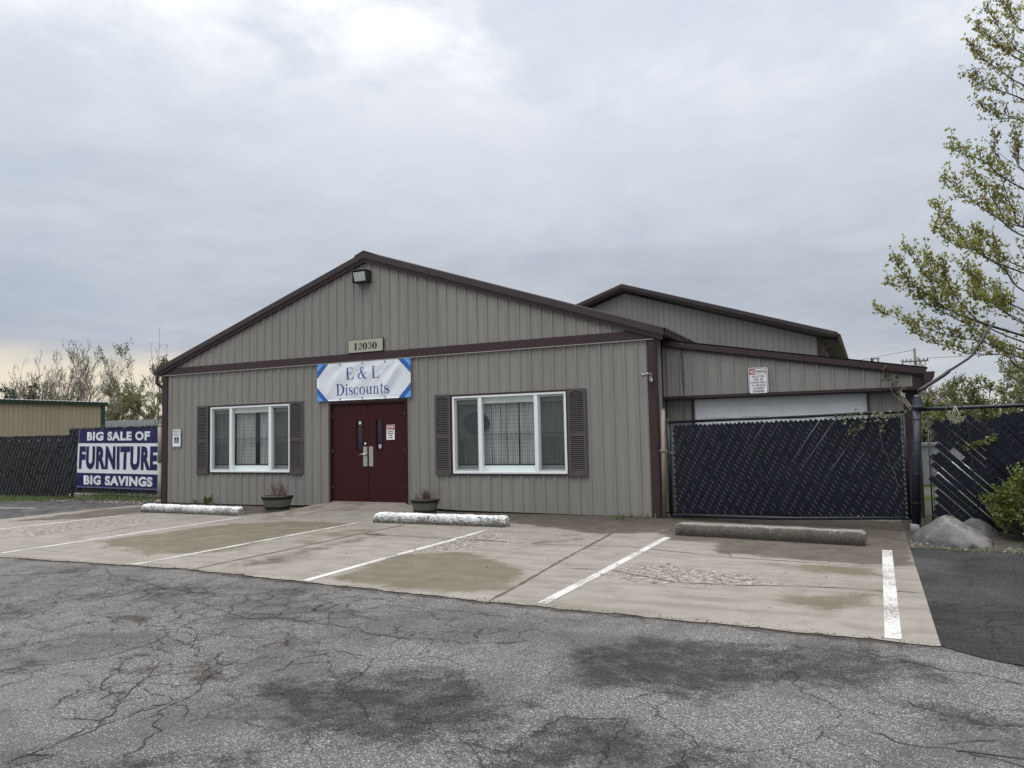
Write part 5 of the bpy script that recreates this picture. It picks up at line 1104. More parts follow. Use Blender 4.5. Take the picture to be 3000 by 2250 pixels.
# ------------------------------------------------------------------ wheel stops
def stop_mat(name, painted):
    m = bpy.data.materials.new(name); m.use_nodes = True; t = NT(m.node_tree); p = t.n['Principled BSDF']
    v = t.node('ShaderNodeTexCoord').outputs['Object']; sp_ = t.node('ShaderNodeSeparateXYZ'); t.put(sp_.inputs[0], v)
    n1 = t.noise(v, 34, 8, .75, .6); n2 = t.noise(v, 4.5, 6, .7); fine = t.noise(v, 110, 3, .7)
    conc = t.mix(t.ss(fine, .4, .65), (.10,.095,.08), (.30,.29,.26)) if painted else t.mix(t.ss(fine, .38, .66), (.070,.063,.053), (.25,.232,.20))
    if painted:
        z = sp_.outputs[2]; kk = t.math('ADD', t.math('ADD', t.math('MULTIPLY', t.math('SUBTRACT', n1, .5), 1.6), t.math('MULTIPLY', t.math('SUBTRACT', n2, .5), .8)), t.lin(z, .01, .16, -.12, .10))
        c = t.mix(t.ss(kk, -.05, .08), conc, t.mix(t.ss(t.noise(v, 9, 6, .7), .45, .65), (.72,.73,.72), (.48,.48,.46))); moss = t.math('MULTIPLY', t.ss(n2, .45, .62), t.lin(z, .0, .07, 1, 0)); c = t.mix(t.math('MULTIPLY', moss, .75), c, (.05,.06,.025))
    else:
        c = t.mix(t.math('MULTIPLY', t.ss(n2, .46, .68), .5), conc, (.105,.10,.065)); c = t.mix(t.math('MULTIPLY', t.ss(t.math('ABSOLUTE', t.math('SUBTRACT', t.noise(v, 3.2, 3, .5, .8), .5)), .006, .0), .55), c, (.40,.38,.35))
    t.put(p.inputs['Base Color'], c); p.inputs['Roughness'].default_value = .9
    b = t.node('ShaderNodeBump'); b.inputs['Distance'].default_value = .007; t.put(b.inputs['Height'], t.math('ADD', n1, t.math('MULTIPLY', fine, .5))); t.put(p.inputs['Normal'], b.outputs[0]); return m
def stop_block(name, A, B, wd, h, r, m, label, seed, crack=None):
    A = Vector((A[0], A[1], 0)); B = Vector((B[0], B[1], 0)); L = (B-A).length; d = (B-A)/L; nn = Vector((-d.y, d.x, 0))
    sec = []
    top = wd*(.80 if r > .04 else .92)
    for cx, cz, a0, a1 in ((wd/2-.02, .0, 0, 0), (top/2-r, h-r, 5, 90), (-(top/2-r), h-r, 90, 175), (-(wd/2-.02), .0, 0, 0)):
        if a0 == a1: sec.append((cx+math.copysign(.02, cx), 0)); sec.append((cx+math.copysign(.014, cx), .02)) if cx > 0 else sec.extend([])
        else: sec += [(cx+r*math.cos(rad(a0+(a1-a0)*k/5)), cz+r*math.sin(rad(a0+(a1-a0)*k/5))) for k in range(6)]
    n = len(sec); mb = MB(); vs = []; N = 60
    for i in range(N+1):
        u = i/N; e_ = min(u, 1-u)*L; sc = 1-.30*max(0, 1-e_/.09)**2
        for a, b in sec:
            p = A+d*(u*L)+nn*a*(1-.12*max(0, 1-e_/.07)**2)+Vector((0, 0, b*(1-.18*max(0, 1-e_/.07)**2)))
            if crack and abs(u-crack) < .012: p = p-Vector((0, 0, .02*(b > .05)))+nn*(.012 if a < 0 else 0)
            k = mnoise.noise((p.x*7+seed, p.y*7, p.z*9))*.010+mnoise.noise((p.x*25, p.y*25+seed, p.z*25))*.006
            vs.append(p+nn*k+Vector((0, 0, k if b > .01 else 0)))
    fs = [(i*n+k, (i+1)*n+k, (i+1)*n+(k+1)%n, i*n+(k+1)%n) for i in range(N) for k in range(n)]
    mb.add(vs, fs, True); mb.add([vs[k] for k in range(n)], [tuple(range(n))]); mb.add([vs[N*n+k] for k in range(n)], [tuple(range(n-1, -1, -1))])
    z0 = pz((A.x+B.x)/2, (A.y+B.y)/2); mb.v = [(x, y, z+z0-.004) for x, y, z in mb.v]
    return solo(name, mb, m, label, 'wheel stop', ((A.x+B.x)/2, (A.y+B.y)/2, 0), 'concrete wheel stops at the head of the stalls')
mw = stop_mat('flaking_white_paint', True); mc = stop_mat('bare_mossy_concrete', False)
stop_block('wheel_stop', (1.47,-1.66), (4.27,-1.70), .25, .172, .055, mw, 'white painted wheel stop by the left planter and left window', 1)
stop_block('wheel_stop', (7.69,-1.90), (10.22,-1.84), .25, .172, .055, mw, 'white painted wheel stop in front of the right planter', 2, .47)
stop_block('wheel_stop', (13.02,-1.98), (15.47,-2.24), .27, .172, .018, mc, 'bare dark concrete wheel stop in front of the gate', 3)

# ------------------------------------------------------------------ half-barrel planters
def planter(loc, label, seed, shape, k_=1.0):
    t_ = thing('barrel_planter', label, 'planter', loc, 'half barrel planters beside the red doors'); rg = random.Random(seed); x, y, z = loc
    def link_(n_, m_, t2, p_): m_.v = [(x+(a-x)*k_, y+(b-y)*k_, z+(c_-z)*(1+(k_-1)*.6)) for a, b, c_ in m_.v]; return link(n_, m_, t2, p_)
    mb = MB(); n = 60
    prof = [(.225,0),(.255,.10),(.28,.19),(.305,.275)]
    vs = []
    for r, zz_ in prof:
        for k in range(n): rr = r*(1-.012*(k % 4 == 0)); vs.append((x+rr*math.cos(6.2832*k/n), y+rr*math.sin(6.2832*k/n), z+zz_))
    mb.add(vs, [(i*n+k, i*n+(k+1)%n, (i+1)*n+(k+1)%n, (i+1)*n+k) for i in range(3) for k in range(n)], True)
    mb.add([vs[k] for k in range(n)], [tuple(range(n-1, -1, -1))])
    mb.lathe((x, y, z), [(.305,.275),(.308,.325),(.285,.325),(.278,.25)], n)
    link_('tub', mb, M['barrel'], t_)
    for z0, z1, r0, r1 in ((.255,.318,.306,.318), (.060,.105,.248,.262)):
        mb = MB(); mb.lathe((x, y, z), [(r0+.002,z0),(r0+.007,z0+.004),(r1+.006,z1-.004),(r1+.001,z1)], n); link_('band', mb, M['barrel_band'], t_)
    mb = MB(); vs = []; 
    for i in range(7):
        for k in range(24): r = .285*i/6; vs.append((x+r*math.cos(.2618*k), y+r*math.sin(.2618*k), z+.285+.03*mnoise.noise((r*9*math.cos(.26*k)+seed, r*9*math.sin(.26*k), 2))+.02*(1-i/6)))
    mb.add(vs, [(i*24+k, i*24+(k+1)%24, (i+1)*24+(k+1)%24, (i+1)*24+k) for i in range(6) for k in range(24)], True); link_('soil', mb, M['soil'], t_)
    mb = MB()
    for s_ in shape(rg):
        (bx_, by_), (tx_, ty_), hh, cnt = s_
        for q in range(cnt):
            sx, sy = x+bx_+rg.gauss(0, .035), y+by_+rg.gauss(0, .035); ex, ey = x+tx_+rg.gauss(0, .05), y+ty_+rg.gauss(0, .05); H = hh*rg.uniform(.55, 1.05); P = []
            for i in range(7):
                u = i/6; P.append((sx+(ex-sx)*u**1.4+rg.gauss(0, .006), sy+(ey-sy)*u**1.4+rg.gauss(0, .006), z+.28+H*u))
            mb.tube(P, [.0042*(1-.7*i/6)+.0012 for i in range(7)], 4, False)
            for b_ in range(3):
                i = rg.randint(2, 5); p = P[i]; an = rg.uniform(0, 6.28); l_ = rg.uniform(.03, .09)
                mb.tube([p, (p[0]+l_*.6*math.cos(an), p[1]+l_*.6*math.sin(an), p[2]+l_*.7), (p[0]+l_*.7*math.cos(an), p[1]+l_*.7*math.sin(an), p[2]+l_*1.2)], [.0025,.002,.0012], 3, False)
                if rg.random() < .6:
                    c_ = (p[0]+l_*.7*math.cos(an), p[1]+l_*.7*math.sin(an), p[2]+l_*1.2); mb.lathe((c_[0], c_[1], c_[2]-.006), [(.0,.0),(.007,.006),(.0,.014)], 5)
    link_('dead_stems', mb, M['stem_red'], t_); return t_
planter((4.385,-.80,pz(4.385,-.8)), 'left half-barrel planter of dead stems beneath the left window', 5, lambda rg: [((-.15,0),(-.30,0),.26,4), ((-.05,0),(-.08,0),.28,9), ((.08,.03),(.10,.02),.33,10), ((.18,0),(.24,0),.20,5), ((.0,.1),(.0,.15),.22,6)], 1.0)
planter((7.86,-.58,pz(7.86,-.58)), 'right half-barrel planter of reddish dead stems beside the doors', 9, lambda rg: [((-.02,0),(-.03,.02),.22,26), ((.05,.05),(.07,.06),.20,14), ((.22,.0),(.34,.0),.30,3), ((.24,0),(.30,0),-.10,3), ((-.2,0),(-.24,0),.12,5)], .86)

# ------------------------------------------------------------------ boulders
def rock_mat(name, vein):
    m = bpy.data.materials.new(name); m.use_nodes = True; t = NT(m.node_tree); p = t.n['Principled BSDF']
    v = t.node('ShaderNodeTexCoord').outputs['Object']; n1 = t.noise(v, 4, 7, .65); n2 = t.noise(v, 75, 4, .75); c = t.mix(t.ss(n1, .35, .65), (.040,.039,.038), (.088,.086,.083))
    c = t.mix(t.ss(n2, .50, .70), c, (.15,.147,.141)); c = t.mix(t.math('MULTIPLY', t.ss(t.noise(v, 60, 3, .7), .52, .62), .8), c, (.055,.055,.057))
    if vein:
        sp_ = t.node('ShaderNodeSeparateXYZ'); t.put(sp_.inputs[0], v); d = t.math('SUBTRACT', t.math('ADD', sp_.outputs[0], t.math('MULTIPLY', sp_.outputs[2], 1.15)), t.math('ADD', .34, t.math('MULTIPLY', t.math('SUBTRACT', n1, .5), .5)))
        c = t.mix(t.math('MULTIPLY', t.ss(t.math('ABSOLUTE', d), .10, .0), .35), c, t.mix(n2, (.30,.285,.26), (.26,.19,.175)))
        d2 = t.math('SUBTRACT', t.math('SUBTRACT', sp_.outputs[2], t.math('MULTIPLY', sp_.outputs[0], .85)), t.math('ADD', .33, t.math('MULTIPLY', t.math('SUBTRACT', n1, .5), .35))); c = t.mix(t.math('MULTIPLY', t.ss(t.math('ABSOLUTE', d2), .03, .0), .15), c, (.32,.32,.31))
    t.put(p.inputs['Base Color'], c); p.inputs['Roughness'].default_value = .8
    b = t.node('ShaderNodeBump'); b.inputs['Distance'].default_value = .012; t.put(b.inputs['Height'], t.math('ADD', n1, t.math('MULTIPLY', n2, .3))); t.put(p.inputs['Normal'], b.outputs[0]); return m
def boulder(outline, peak, ridge, h, m, label, seed):
    """outline: footprint polygon; ridge: list of (x,y,z) high points"""
    mb = MB(); n = len(outline); rings = 12; vs = []; dense = []
    for i in range(n):
        for k in range(6): u = k/6; a, b = outline[i], outline[(i+1)%n]; dense.append((a[0]+(b[0]-a[0])*u, a[1]+(b[1]-a[1])*u))
    N = len(dense)
    def height(x, y): return max(hz*max(0., 1-(((x-hx)*sx)**2+((y-hy)*sy)**2))**.75 for hx, hy, hz, sx, sy in ridge)
    for i in range(rings+1):
        f = 1-(i/rings)**1.15
        for (x, y) in dense:
            X = peak[0]+(x-peak[0])*f; Y_ = peak[1]+(y-peak[1])*f
            bulge = min(1, (1-f)*5); z = bulge*max(.03, height(X, Y_)); z = z-.03*(1-bulge)
            k = mnoise.noise((X*5+seed, Y_*5, z*5))*.030+mnoise.noise((X*13, Y_*13+seed, z*13))*.018+mnoise.noise((X*34, Y_*34+seed, z*34))*.006; vs.append((X+k, Y_-k, z+k))
    mb.add(vs, [(i*N+k, i*N+(k+1)%N, (i+1)*N+(k+1)%N, (i+1)*N+k) for i in range(rings) for k in range(N)], True)
    return solo('boulder', mb, m, label, 'boulder', (peak[0], peak[1], 0))
def hull_rock(pts, m, label, seed, base):
    bm = bmesh.new()
    for p in pts: bm.verts.new(p)
    r = bmesh.ops.convex_hull(bm, input=bm.verts[:]); bmesh.ops.delete(bm, geom=list({g for g in r['geom_interior']+r['geom_unused'] if isinstance(g, bmesh.types.BMVert)}), context='VERTS')
    bmesh.ops.bevel(bm, geom=bm.edges[:], offset=.022, segments=2, affect='EDGES', profile=.6)
    bmesh.ops.triangulate(bm, faces=bm.faces[:])
    for k in range(3): bmesh.ops.subdivide_edges(bm, edges=[e for e in bm.edges if e.calc_length() > .045], cuts=1, use_grid_fill=True)
    bmesh.ops.triangulate(bm, faces=bm.faces[:]); bm.normal_update(); mb = MB(); bm.verts.index_update()
    out = []
    for v in bm.verts:
        p = v.co; k = mnoise.noise((p.x*4+seed, p.y*4, p.z*4))*.020+mnoise.noise((p.x*12, p.y*12+seed, p.z*12))*.009+mnoise.noise((p.x*32, p.y*32, p.z*32+seed))*.004; out.append(tuple(p+v.normal*k))
    mb.add(out, [tuple(q.index for q in f.verts) for f in bm.faces], True); bm.free()
    return solo('boulder', mb, m, label, 'boulder', base)
hull_rock([(15.99,-1.66,-.03),(16.03,-1.93,-.03),(16.30,-2.22,-.03),(16.55,-2.35,-.03),(16.78,-2.22,-.03),(16.93,-1.86,-.03),(16.82,-1.52,-.03),(16.45,-1.36,-.03),(16.12,-1.45,-.03),
    (16.0,-1.72,.05),(16.10,-1.95,.06),(16.40,-2.26,.07),(16.62,-2.31,.06),(16.88,-1.92,.07),(16.10,-1.72,.16),(16.27,-1.70,.275),(16.40,-1.70,.345),(16.46,-1.74,.345),(16.58,-1.80,.285),(16.74,-1.86,.175),(16.36,-1.98,.25),(16.55,-2.10,.18),(16.20,-1.92,.18)],
    rock_mat('veined_granite', True), 'angular grey boulder with a faint pale vein beside the pad corner', 3, (16.43,-1.8,0))
hull_rock([(16.58,-1.2,-.03),(16.75,-1.55,-.03),(17.02,-1.46,-.03),(17.12,-1.18,-.03),(17.0,-.98,-.03),(16.7,-1.0,-.03),(16.62,-1.28,.2),(16.72,-1.25,.275),(16.82,-1.27,.25),(16.98,-1.3,.15),(17.07,-1.22,.07),(16.85,-1.45,.14)],
    rock_mat('plain_granite', False), 'smaller plain grey boulder behind the veined boulder', 11, (16.82,-1.24,0))

# ------------------------------------------------------------------ garden hook and hoop ornament
hk = thing('shepherd_hook', 'thin dark garden hook pole behind the boulders', 'hook', (16.81, -1.26, 0))
mb = MB(); mb.tube([(16.83,-1.26,-.02),(16.79,-1.26,.8),(16.745,-1.26,1.50),(16.73,-1.26,1.64)], .0075, 8); link('pole', mb, M['black'], hk)
mb = MB(); mb.tube(spline([(16.765,-1.26,1.42),(16.80,-1.26,1.50),(16.86,-1.26,1.54),(16.93,-1.26,1.50),(16.97,-1.26,1.43),(17.0,-1.26,1.40),(17.04,-1.26,1.41),(17.045,-1.26,1.44)], 6), .006, 6); link('arm', mb, M['black'], hk)
ho = thing('hoop_ornament', 'black wire hoop with pale star webbing on the hook pole', 'ornament', (16.62, -1.27, 1.52))
mb = MB(); mb.tube([(16.622+.125*math.cos(a), -1.27, 1.638+.12*math.sin(a)) for a in [rad(k*10-12) for k in range(27)]], .007, 6); link('hoop', mb, M['black'], ho)
mb = MB(); st_ = [(16.622+.115*math.cos(rad(90+k*144)), -1.275, 1.632+.11*math.sin(rad(90+k*144))) for k in range(6)]
mb.tube(st_, .0065, 5); rg = random.Random(3)
for k in range(26):
    a, b = rg.uniform(0, 6.28), rg.uniform(0, 6.28); mb.tube([(16.622+.11*math.cos(a), -1.268, 1.60+.10*math.sin(a)),(16.622+.06*math.cos(b), -1.272, 1.565+.05*math.sin(b))], .0026, 4)
for k in range(9): x = 16.53+k*.023; mb.tube([(x,-1.27,1.57),(x+rg.uniform(-.02,.02),-1.27,1.50+rg.uniform(-.04,.03))], .003, 4)
link('webbing', mb, mat('pale_straw_cord', (.36,.35,.25), .8, var=.2, vscale=20), ho)
# bent pipe rising from the lean-to corner
mb = MB(); mb.tube(spline([(16.28,.42,2.02),(16.62,.40,2.24),(16.72,.40,2.32)], 4), [.030]*9, 10); mb.tube(spline([(16.72,.40,2.32),(16.86,.40,2.41),(16.99,.40,2.50),(17.06,.40,2.58),(17.16,.40,2.74),(17.27,.45,2.92),(17.36,.55,3.02)], 4), .020, 10)
solo('bent_pipe', mb, mat('grey_pipe', (.075,.07,.066), .5, metal=.2, var=.35, vscale=5), 'bent grey pipe reaching from the lean-to corner into the maple', 'pipe', (16.3, .42, 2.0))

# ------------------------------------------------------------------ neighbours on the left
tb = thing('tan_building', 'long tan metal building with white roof and green trim beyond the left fence', 'building', (-22, 0, 0))
TX, TE = -22.0, 3.66
mb = MB(); sheet(mb, -20, 14.2, lambda u: 0, lambda u: TE-.12, lambda u, h, v: (TX+h, u, v), .1)
sheet(mb, -34, -22.0, lambda u: 0, lambda u: TE-.12, lambda u, h, v: (u, 14.2+h, v), .1); link('wall', mb, M['tan_metal'], tb)
mb = MB(); mb.prism([(-21.86,TE-.14),(-21.83,TE+.03),(-22.0,TE+.03),(-22.0,TE-.14)], -20, 14.35); link('eave_gutter', mb, M['green_trim'], tb)
mb = MB(); mb.box(-22.02, -21.95, 14.03, 14.26, 0, TE-.141); link('corner_trim', mb, M['green_trim'], tb)
mb = MB(); sheet(mb, -20, 14.4, lambda u: 0, lambda u: 6.2, lambda u, h, v: (TX+.10-v, u, TE+.035+.04*v+h), .06, (), h=.035); mb.add([(-28.1,-20,TE+.28),(-28.1,14.4,TE+.28),(-34.2,14.4,TE+.05),(-34.2,-20,TE+.05)], [(0,1,2,3)]); link('roof', mb, M['white_roof'], tb)
mb = MB(); mb.hexa([(-36,24,0),(-16,27.6,0),(-16,38,0),(-36,38,0),(-36,24,3.14),(-16,27.6,3.10),(-16,38,3.4),(-36,38,3.4)])
for i in range(80): 
    u = i/80; x = -36+20*u; y = 24+3.6*u-.02; mb.box(x, x+.03, y-.02, y+.01, 0, 3.05)
solo('grey_building', mb, M['grey_metal'], 'low plain grey metal building between the tan building and the shop', 'building', (-25, 27, 0))

# ------------------------------------------------------------------ foliage helpers
def rot_basis(rg, up=.3):
    a, b = rg.uniform(0, 6.283), rg.uniform(-1, 1); s_ = math.sqrt(1-b*b); n = Vector((s_*math.cos(a), s_*math.sin(a), b+up)).normalized()
    u = n.orthogonal().normalized(); q = rg.uniform(0, 6.283); v = n.cross(u); return u*math.cos(q)+v*math.sin(q), v*math.cos(q)-u*math.sin(q), n
MAPLE = [(0,-.1),(.10,.10),(.42,.02),(.34,.24),(.56,.46),(.30,.50),(.22,.62),(.0,1.0),(-.22,.62),(-.30,.50),(-.56,.46),(-.34,.24),(-.42,.02),(-.10,.10)]
def leaf(mb, p, s_, rg, shape='oval', up=.3, axis=None):
    u, v, n = rot_basis(rg, up)
    if axis is not None: v = (axis+Vector((rg.gauss(0,.35), rg.gauss(0,.35), rg.gauss(0,.35)))).normalized(); u = v.cross(n); u = u.normalized() if u.length > .05 else v.orthogonal().normalized()
    p = Vector(p)
    if shape == 'maple': mb.add([p+u*(a*s_)+v*(b*s_) for a, b in MAPLE], [tuple(range(14))])
    elif shape == 'oval': mb.add([p, p+u*s_*.32+v*s_*.45, p+v*s_, p-u*s_*.32+v*s_*.45], [(0,1,2,3)])
    else: mb.add([p, p+u*s_*.5+v*s_*.5, p+v*s_], [(0,1,2)])
def grow(mb, p, d, L, r, lev, rg, tips, spread=.6, up=.25, ratio=.72, kids=(2, 4), seg=4, minr=.004, bend=.14, sides=None):
    P = [Vector(p)]; D = Vector(d).normalized(); 
    for i in range(seg):
        D = (D+Vector((rg.gauss(0, bend), rg.gauss(0, bend), rg.gauss(0, bend)+up*.12))).normalized(); P.append(P[-1]+D*(L/seg))
    r1 = max(minr, r*.55); R = [max(minr, r+(r1-r)*i/seg) for i in range(seg+1)]
    mb.tube(P, R, sides or (7 if r > .06 else 4 if r > .015 else 3), False)
    if lev == 0: tips.append((P, D)); return
    n = rg.randint(*kids)
    for k in range(n):
        t_ = rg.uniform(.35, 1.0) if k else 1.0; i = min(seg-1, int(t_*seg)); q = P[i]+(P[i+1]-P[i])*(t_*seg-i)
        a = Vector((rg.gauss(0, 1), rg.gauss(0, 1), rg.gauss(0, .7)+up)); a = (a-D*a.dot(D)); a = a.normalized() if a.length > .01 else D.orthogonal()
        nd = (D+a*spread*rg.uniform(.6, 1.25)).normalized(); grow(mb, q, nd, L*ratio*rg.uniform(.75, 1.15), max(minr, R[i]*.66), lev-1, rg, tips, spread, up, ratio, kids, seg, minr, bend, sides)
LM = {}
LM['maple'] = leaf_mat('young_maple_leaves', (.19,.22,.045), (.30,.29,.075), (.20,.12,.05), .55)
LM['maple_red'] = leaf_mat('red_maple_keys', (.105,.038,.028), (.085,.062,.030), None, .3)
LM['box'] = leaf_mat('boxwood_leaves', (.075,.105,.011), (.15,.18,.02), (.05,.07,.012), .25)
LM['spring'] = leaf_mat('spring_green_leaves', (.115,.135,.036), (.18,.19,.06), None, .3)
LM['olive'] = leaf_mat('olive_haze_leaves', (.08,.085,.035), (.125,.13,.055), None, .3)
LM['poplar'] = leaf_mat('grey_green_leaves', (.075,.085,.048), (.12,.13,.075), None, .25)
LM['redbud'] = leaf_mat('magenta_blossom', (.22,.06,.21), (.30,.11,.30), None, .25)
LM['ever'] = leaf_mat('dark_conifer_needles', (.025,.035,.014), (.05,.062,.022), None, .15)
LM['weed'] = leaf_mat('weed_leaves', (.075,.11,.022), (.13,.16,.045), None, .25)
LM['grass'] = leaf_mat('grass_blades', (.07,.115,.022), (.14,.18,.05), None, .25)
LM['ivy'] = leaf_mat('vine_leaves', (.08,.10,.045), (.16,.17,.08), (.12,.09,.06), .25)

# ------------------------------------------------------------------ the maple at the right edge
mp = thing('maple_tree', 'large young-leaved maple leaning in from the right edge', 'tree', (20.6, 3.2, 0))
rg = random.Random(77); tw, lv, ky = MB(), MB(), MB()
tw.tube([(20.6,3.2,-.1),(20.5,3.15,1.2),(20.45,3.0,2.6),(20.35,3.0,4.2),(20.3,3.05,6.2),(20.25,3.0,8.5)], [.26,.21,.18,.15,.11,.05], 10)
def twig_leaves(P, rg, dens, red):
    acc = 0; 
    for i in range(len(P)-1):
        a, b = P[i], P[i+1]; L = (b-a).length; k = max(1, int(L*dens)); ax = (b-a).normalized()
        for j in range(k):
            p = a+(b-a)*((j+rg.random())/k)+Vector((rg.gauss(0,.014), rg.gauss(0,.014), rg.gauss(0,.014)))
            for q in range(rg.randint(3, 5)):
                s_ = rg.uniform(.034, .062); d_ = (ax*.3+Vector((rg.gauss(0,.55), rg.gauss(0,.55), rg.gauss(-.1,.5)))).normalized(); p2 = p+d_*rg.uniform(.012, .05)
                if red and rg.random() < .62: leaf(ky, p2, s_*.8, rg, 'oval', .0, Vector((rg.gauss(0,.4), rg.gauss(0,.4), -1)))
                else: leaf(lv, p2, s_, rg, 'maple', .5, d_)
for li, Lm in enumerate(LIMBS):
    P = [Vector(p) for p in Lm]; tip, inn = P[0], P[-1]
    zt = min(8.0, max(1.9, inn.z-.35*(20.4-inn.x)+rg.uniform(-.7, .35))); root = Vector((20.42+rg.uniform(-.05,.05), 3.0+rg.uniform(-.05,.05), zt)); dist_ = (inn-root).length
    full = spline([tuple(p) for p in P]+[tuple(inn+(root-inn)*.45+Vector((0,0,-.05))), tuple(root)], 6); full = [Vector(p) for p in full]; n = len(full)
    R = [.003+.017*(i/(n-1))**1.4 for i in range(n)]
    tw.tube(full, R, 6, False); red = tip.z > 6.0; ntip = (len(P)-1)*6
    twig_leaves(full[:max(6, int(ntip*.8))], rg, 15, red and li % 2 == 0)
    # side twigs
    k = max(4, int((P[0]-P[-1]).length/.05)); 
    for j in range(k):
        i = int(ntip*(.08+.92*j/k)); i = min(i, n-2); p = full[i]; ax = (full[max(0, i-2)]-full[min(n-1, i+2)]).normalized()
        sd_ = Vector((rg.gauss(-.2,.4), rg.gauss(0,.4), abs(rg.gauss(.7,.4)))); sd_ = (sd_-ax*sd_.dot(ax)); sd_ = sd_.normalized() if sd_.length > .05 else Vector((0,0,1))
        d_ = (ax*.75+sd_*rg.uniform(.5, .95)).normalized(); L = rg.uniform(.12, .46)*(.6+.6*j/k); Q = [p]
        for q in range(4): d_ = (d_+Vector((rg.gauss(0,.1), rg.gauss(0,.1), .07))).normalized(); Q.append(Q[-1]+d_*(L/4))
        tw.tube(Q, [.0042,.0036,.003,.0026,.002], 4, False); twig_leaves(Q[1:], rg, 14, (red and rg.random() < .7) or rg.random() < .04)
    for i in range(ntip+1, n-2):                       # and along the inner, thicker part of the limb
        p = full[i]
        if p.x < 18.1: continue
        for q in range(3):
            d_ = Vector((rg.gauss(-.1,.6), rg.gauss(0,.8), abs(rg.gauss(.5,.5)))).normalized(); L = rg.uniform(.25, .8); Q = [p]
            for e in range(4): d_ = (d_+Vector((rg.gauss(0,.12), rg.gauss(0,.12), .06))).normalized(); Q.append(Q[-1]+d_*(L/4))
            tw.tube(Q, [.007,.006,.005,.004,.0025], 4, False); twig_leaves(Q[1:], rg, 9, False)
# the rest of the crown, outside the picture
tips = []
for k in range(24):
    z = 2.4+k*.25; a = rg.uniform(-1.6, 1.7); grow(tw, (20.42, 3.0, z), (math.cos(a), math.sin(a)*.8, .7), 1.35, .06, 3, rg, tips, .6, .35, .72, (2, 3), 4, .004)
for P, D in tips:
    if min(P[0].x, P[-1].x) > 18.5: twig_leaves(P, rg, 8, False)
link('trunk', tw, M['twig_dark'], mp); link('crown', lv, LM['maple'], mp); link('seed_clusters', ky, LM['maple_red'], mp)

# ------------------------------------------------------------------ shrubs by the right fence
def shrub(name, label, c, rx, ry, h, n, m, seed, ls, lobes=()):
    t_ = thing(name, label, 'shrub', (c[0], c[1], 0)); rg = random.Random(seed); st, lf = MB(), MB()
    for k in range(n):
        a = rg.uniform(0, 6.283); u = rg.random(); el = math.asin(rg.uniform(-.25, 1)); lump = 1+.20*mnoise.noise((math.cos(a)*2.2+seed, math.sin(a)*2.2, el*2.2))+.10*mnoise.noise((math.cos(a)*6+seed, math.sin(a)*6, el*6))
        rr = (.62+.40*rg.random()**.6)*lump; e = Vector((c[0]+rx*rr*math.cos(a)*math.cos(el), c[1]+ry*rr*math.sin(a)*math.cos(el), h*.42+h*.58*rr*math.sin(el)))
        if e.z < .03: continue
        o_ = Vector((e.x-c[0], e.y-c[1], .35)).normalized(); d_ = (o_*.5+Vector((rg.gauss(0,.2), rg.gauss(0,.2), .75))).normalized(); L = rg.uniform(.08, .20)
        b_ = e-d_*L; P = [b_, b_+d_*L*.5+Vector((rg.gauss(0,.008), rg.gauss(0,.008), 0)), e]
        if k % 3 == 0: st.tube([Vector((c[0]+rg.gauss(0,.06), c[1]+rg.gauss(0,.06), 0)), Vector(((c[0]+b_.x)/2, (c[1]+b_.y)/2, b_.z*.45)), b_], [.010,.006,.003], 4, False)
        st.tube(P, [.0028,.002,.0014], 3, False)
        for q in range(rg.randint(6, 10)):
            u = rg.random(); p = b_+d_*(L*u); leaf(lf, p, ls*rg.uniform(.6, 1.2), rg, 'oval', .4, (d_*.8+Vector((rg.gauss(0,.6), rg.gauss(0,.6), rg.gauss(0,.4)))).normalized())
    link('stems', st, M['bark'], t_); link('foliage', lf, m, t_); return t_
shrub('boxwood_shrub', 'rounded yellow-green boxwood shrub in front of the right fence', (17.62, -1.45, 0), .72, .55, 1.0, 1900, LM['box'], 4, .042)
shrub('ground_shrub', 'low green shrub spreading at the foot of the boxwood', (17.65, -2.05, 0), .50, .28, .22, 260, LM['weed'], 6, .045)
# cedar-like spray over the fence, at the right
lv = thing('feathery_shrub', 'feathery yellow-green shrub spilling over the right fence rail', 'shrub', (18.6, .1, 0)); rg = random.Random(12); st, lf = MB(), MB()
for k in range(7): st.tube([(18.6+rg.gauss(0,.1), .1+rg.gauss(0,.1), 0), (18.5+rg.gauss(0,.2), .0, 1.2), (18.0+rg.gauss(0,.35), -.5+rg.gauss(0,.3), 1.8+rg.gauss(0,.15))], [.035,.02,.008], 5, False)
for k in range(420):
    u = rg.random(); a = Vector((18.8, .15+rg.gauss(0,.25), 1.55+.75*rg.random()*u+.35*u)); reach = rg.uniform(.4, 1.35)*(1.25-.35*u); e = a+Vector((-reach, rg.gauss(-.45,.3), rg.gauss(-.02,.16)))
    P = [a+(e-a)*(i/6)+Vector((0, 0, .10*math.sin(i/6*3.14)+rg.gauss(0,.012))) for i in range(7)]; st.tube(P, [.006*(1-.8*i/6)+.001 for i in range(7)], 3, False)
    for i in range(2, 7):
        for q in range(7): d_ = ((P[i]-P[i-1]).normalized()+Vector((rg.gauss(0,.55), rg.gauss(0,.55), rg.gauss(.1,.4)))).normalized(); leaf(lf, P[i-1]+(P[i]-P[i-1])*rg.random(), rg.uniform(.025, .06), rg, 'oval', .5, d_)
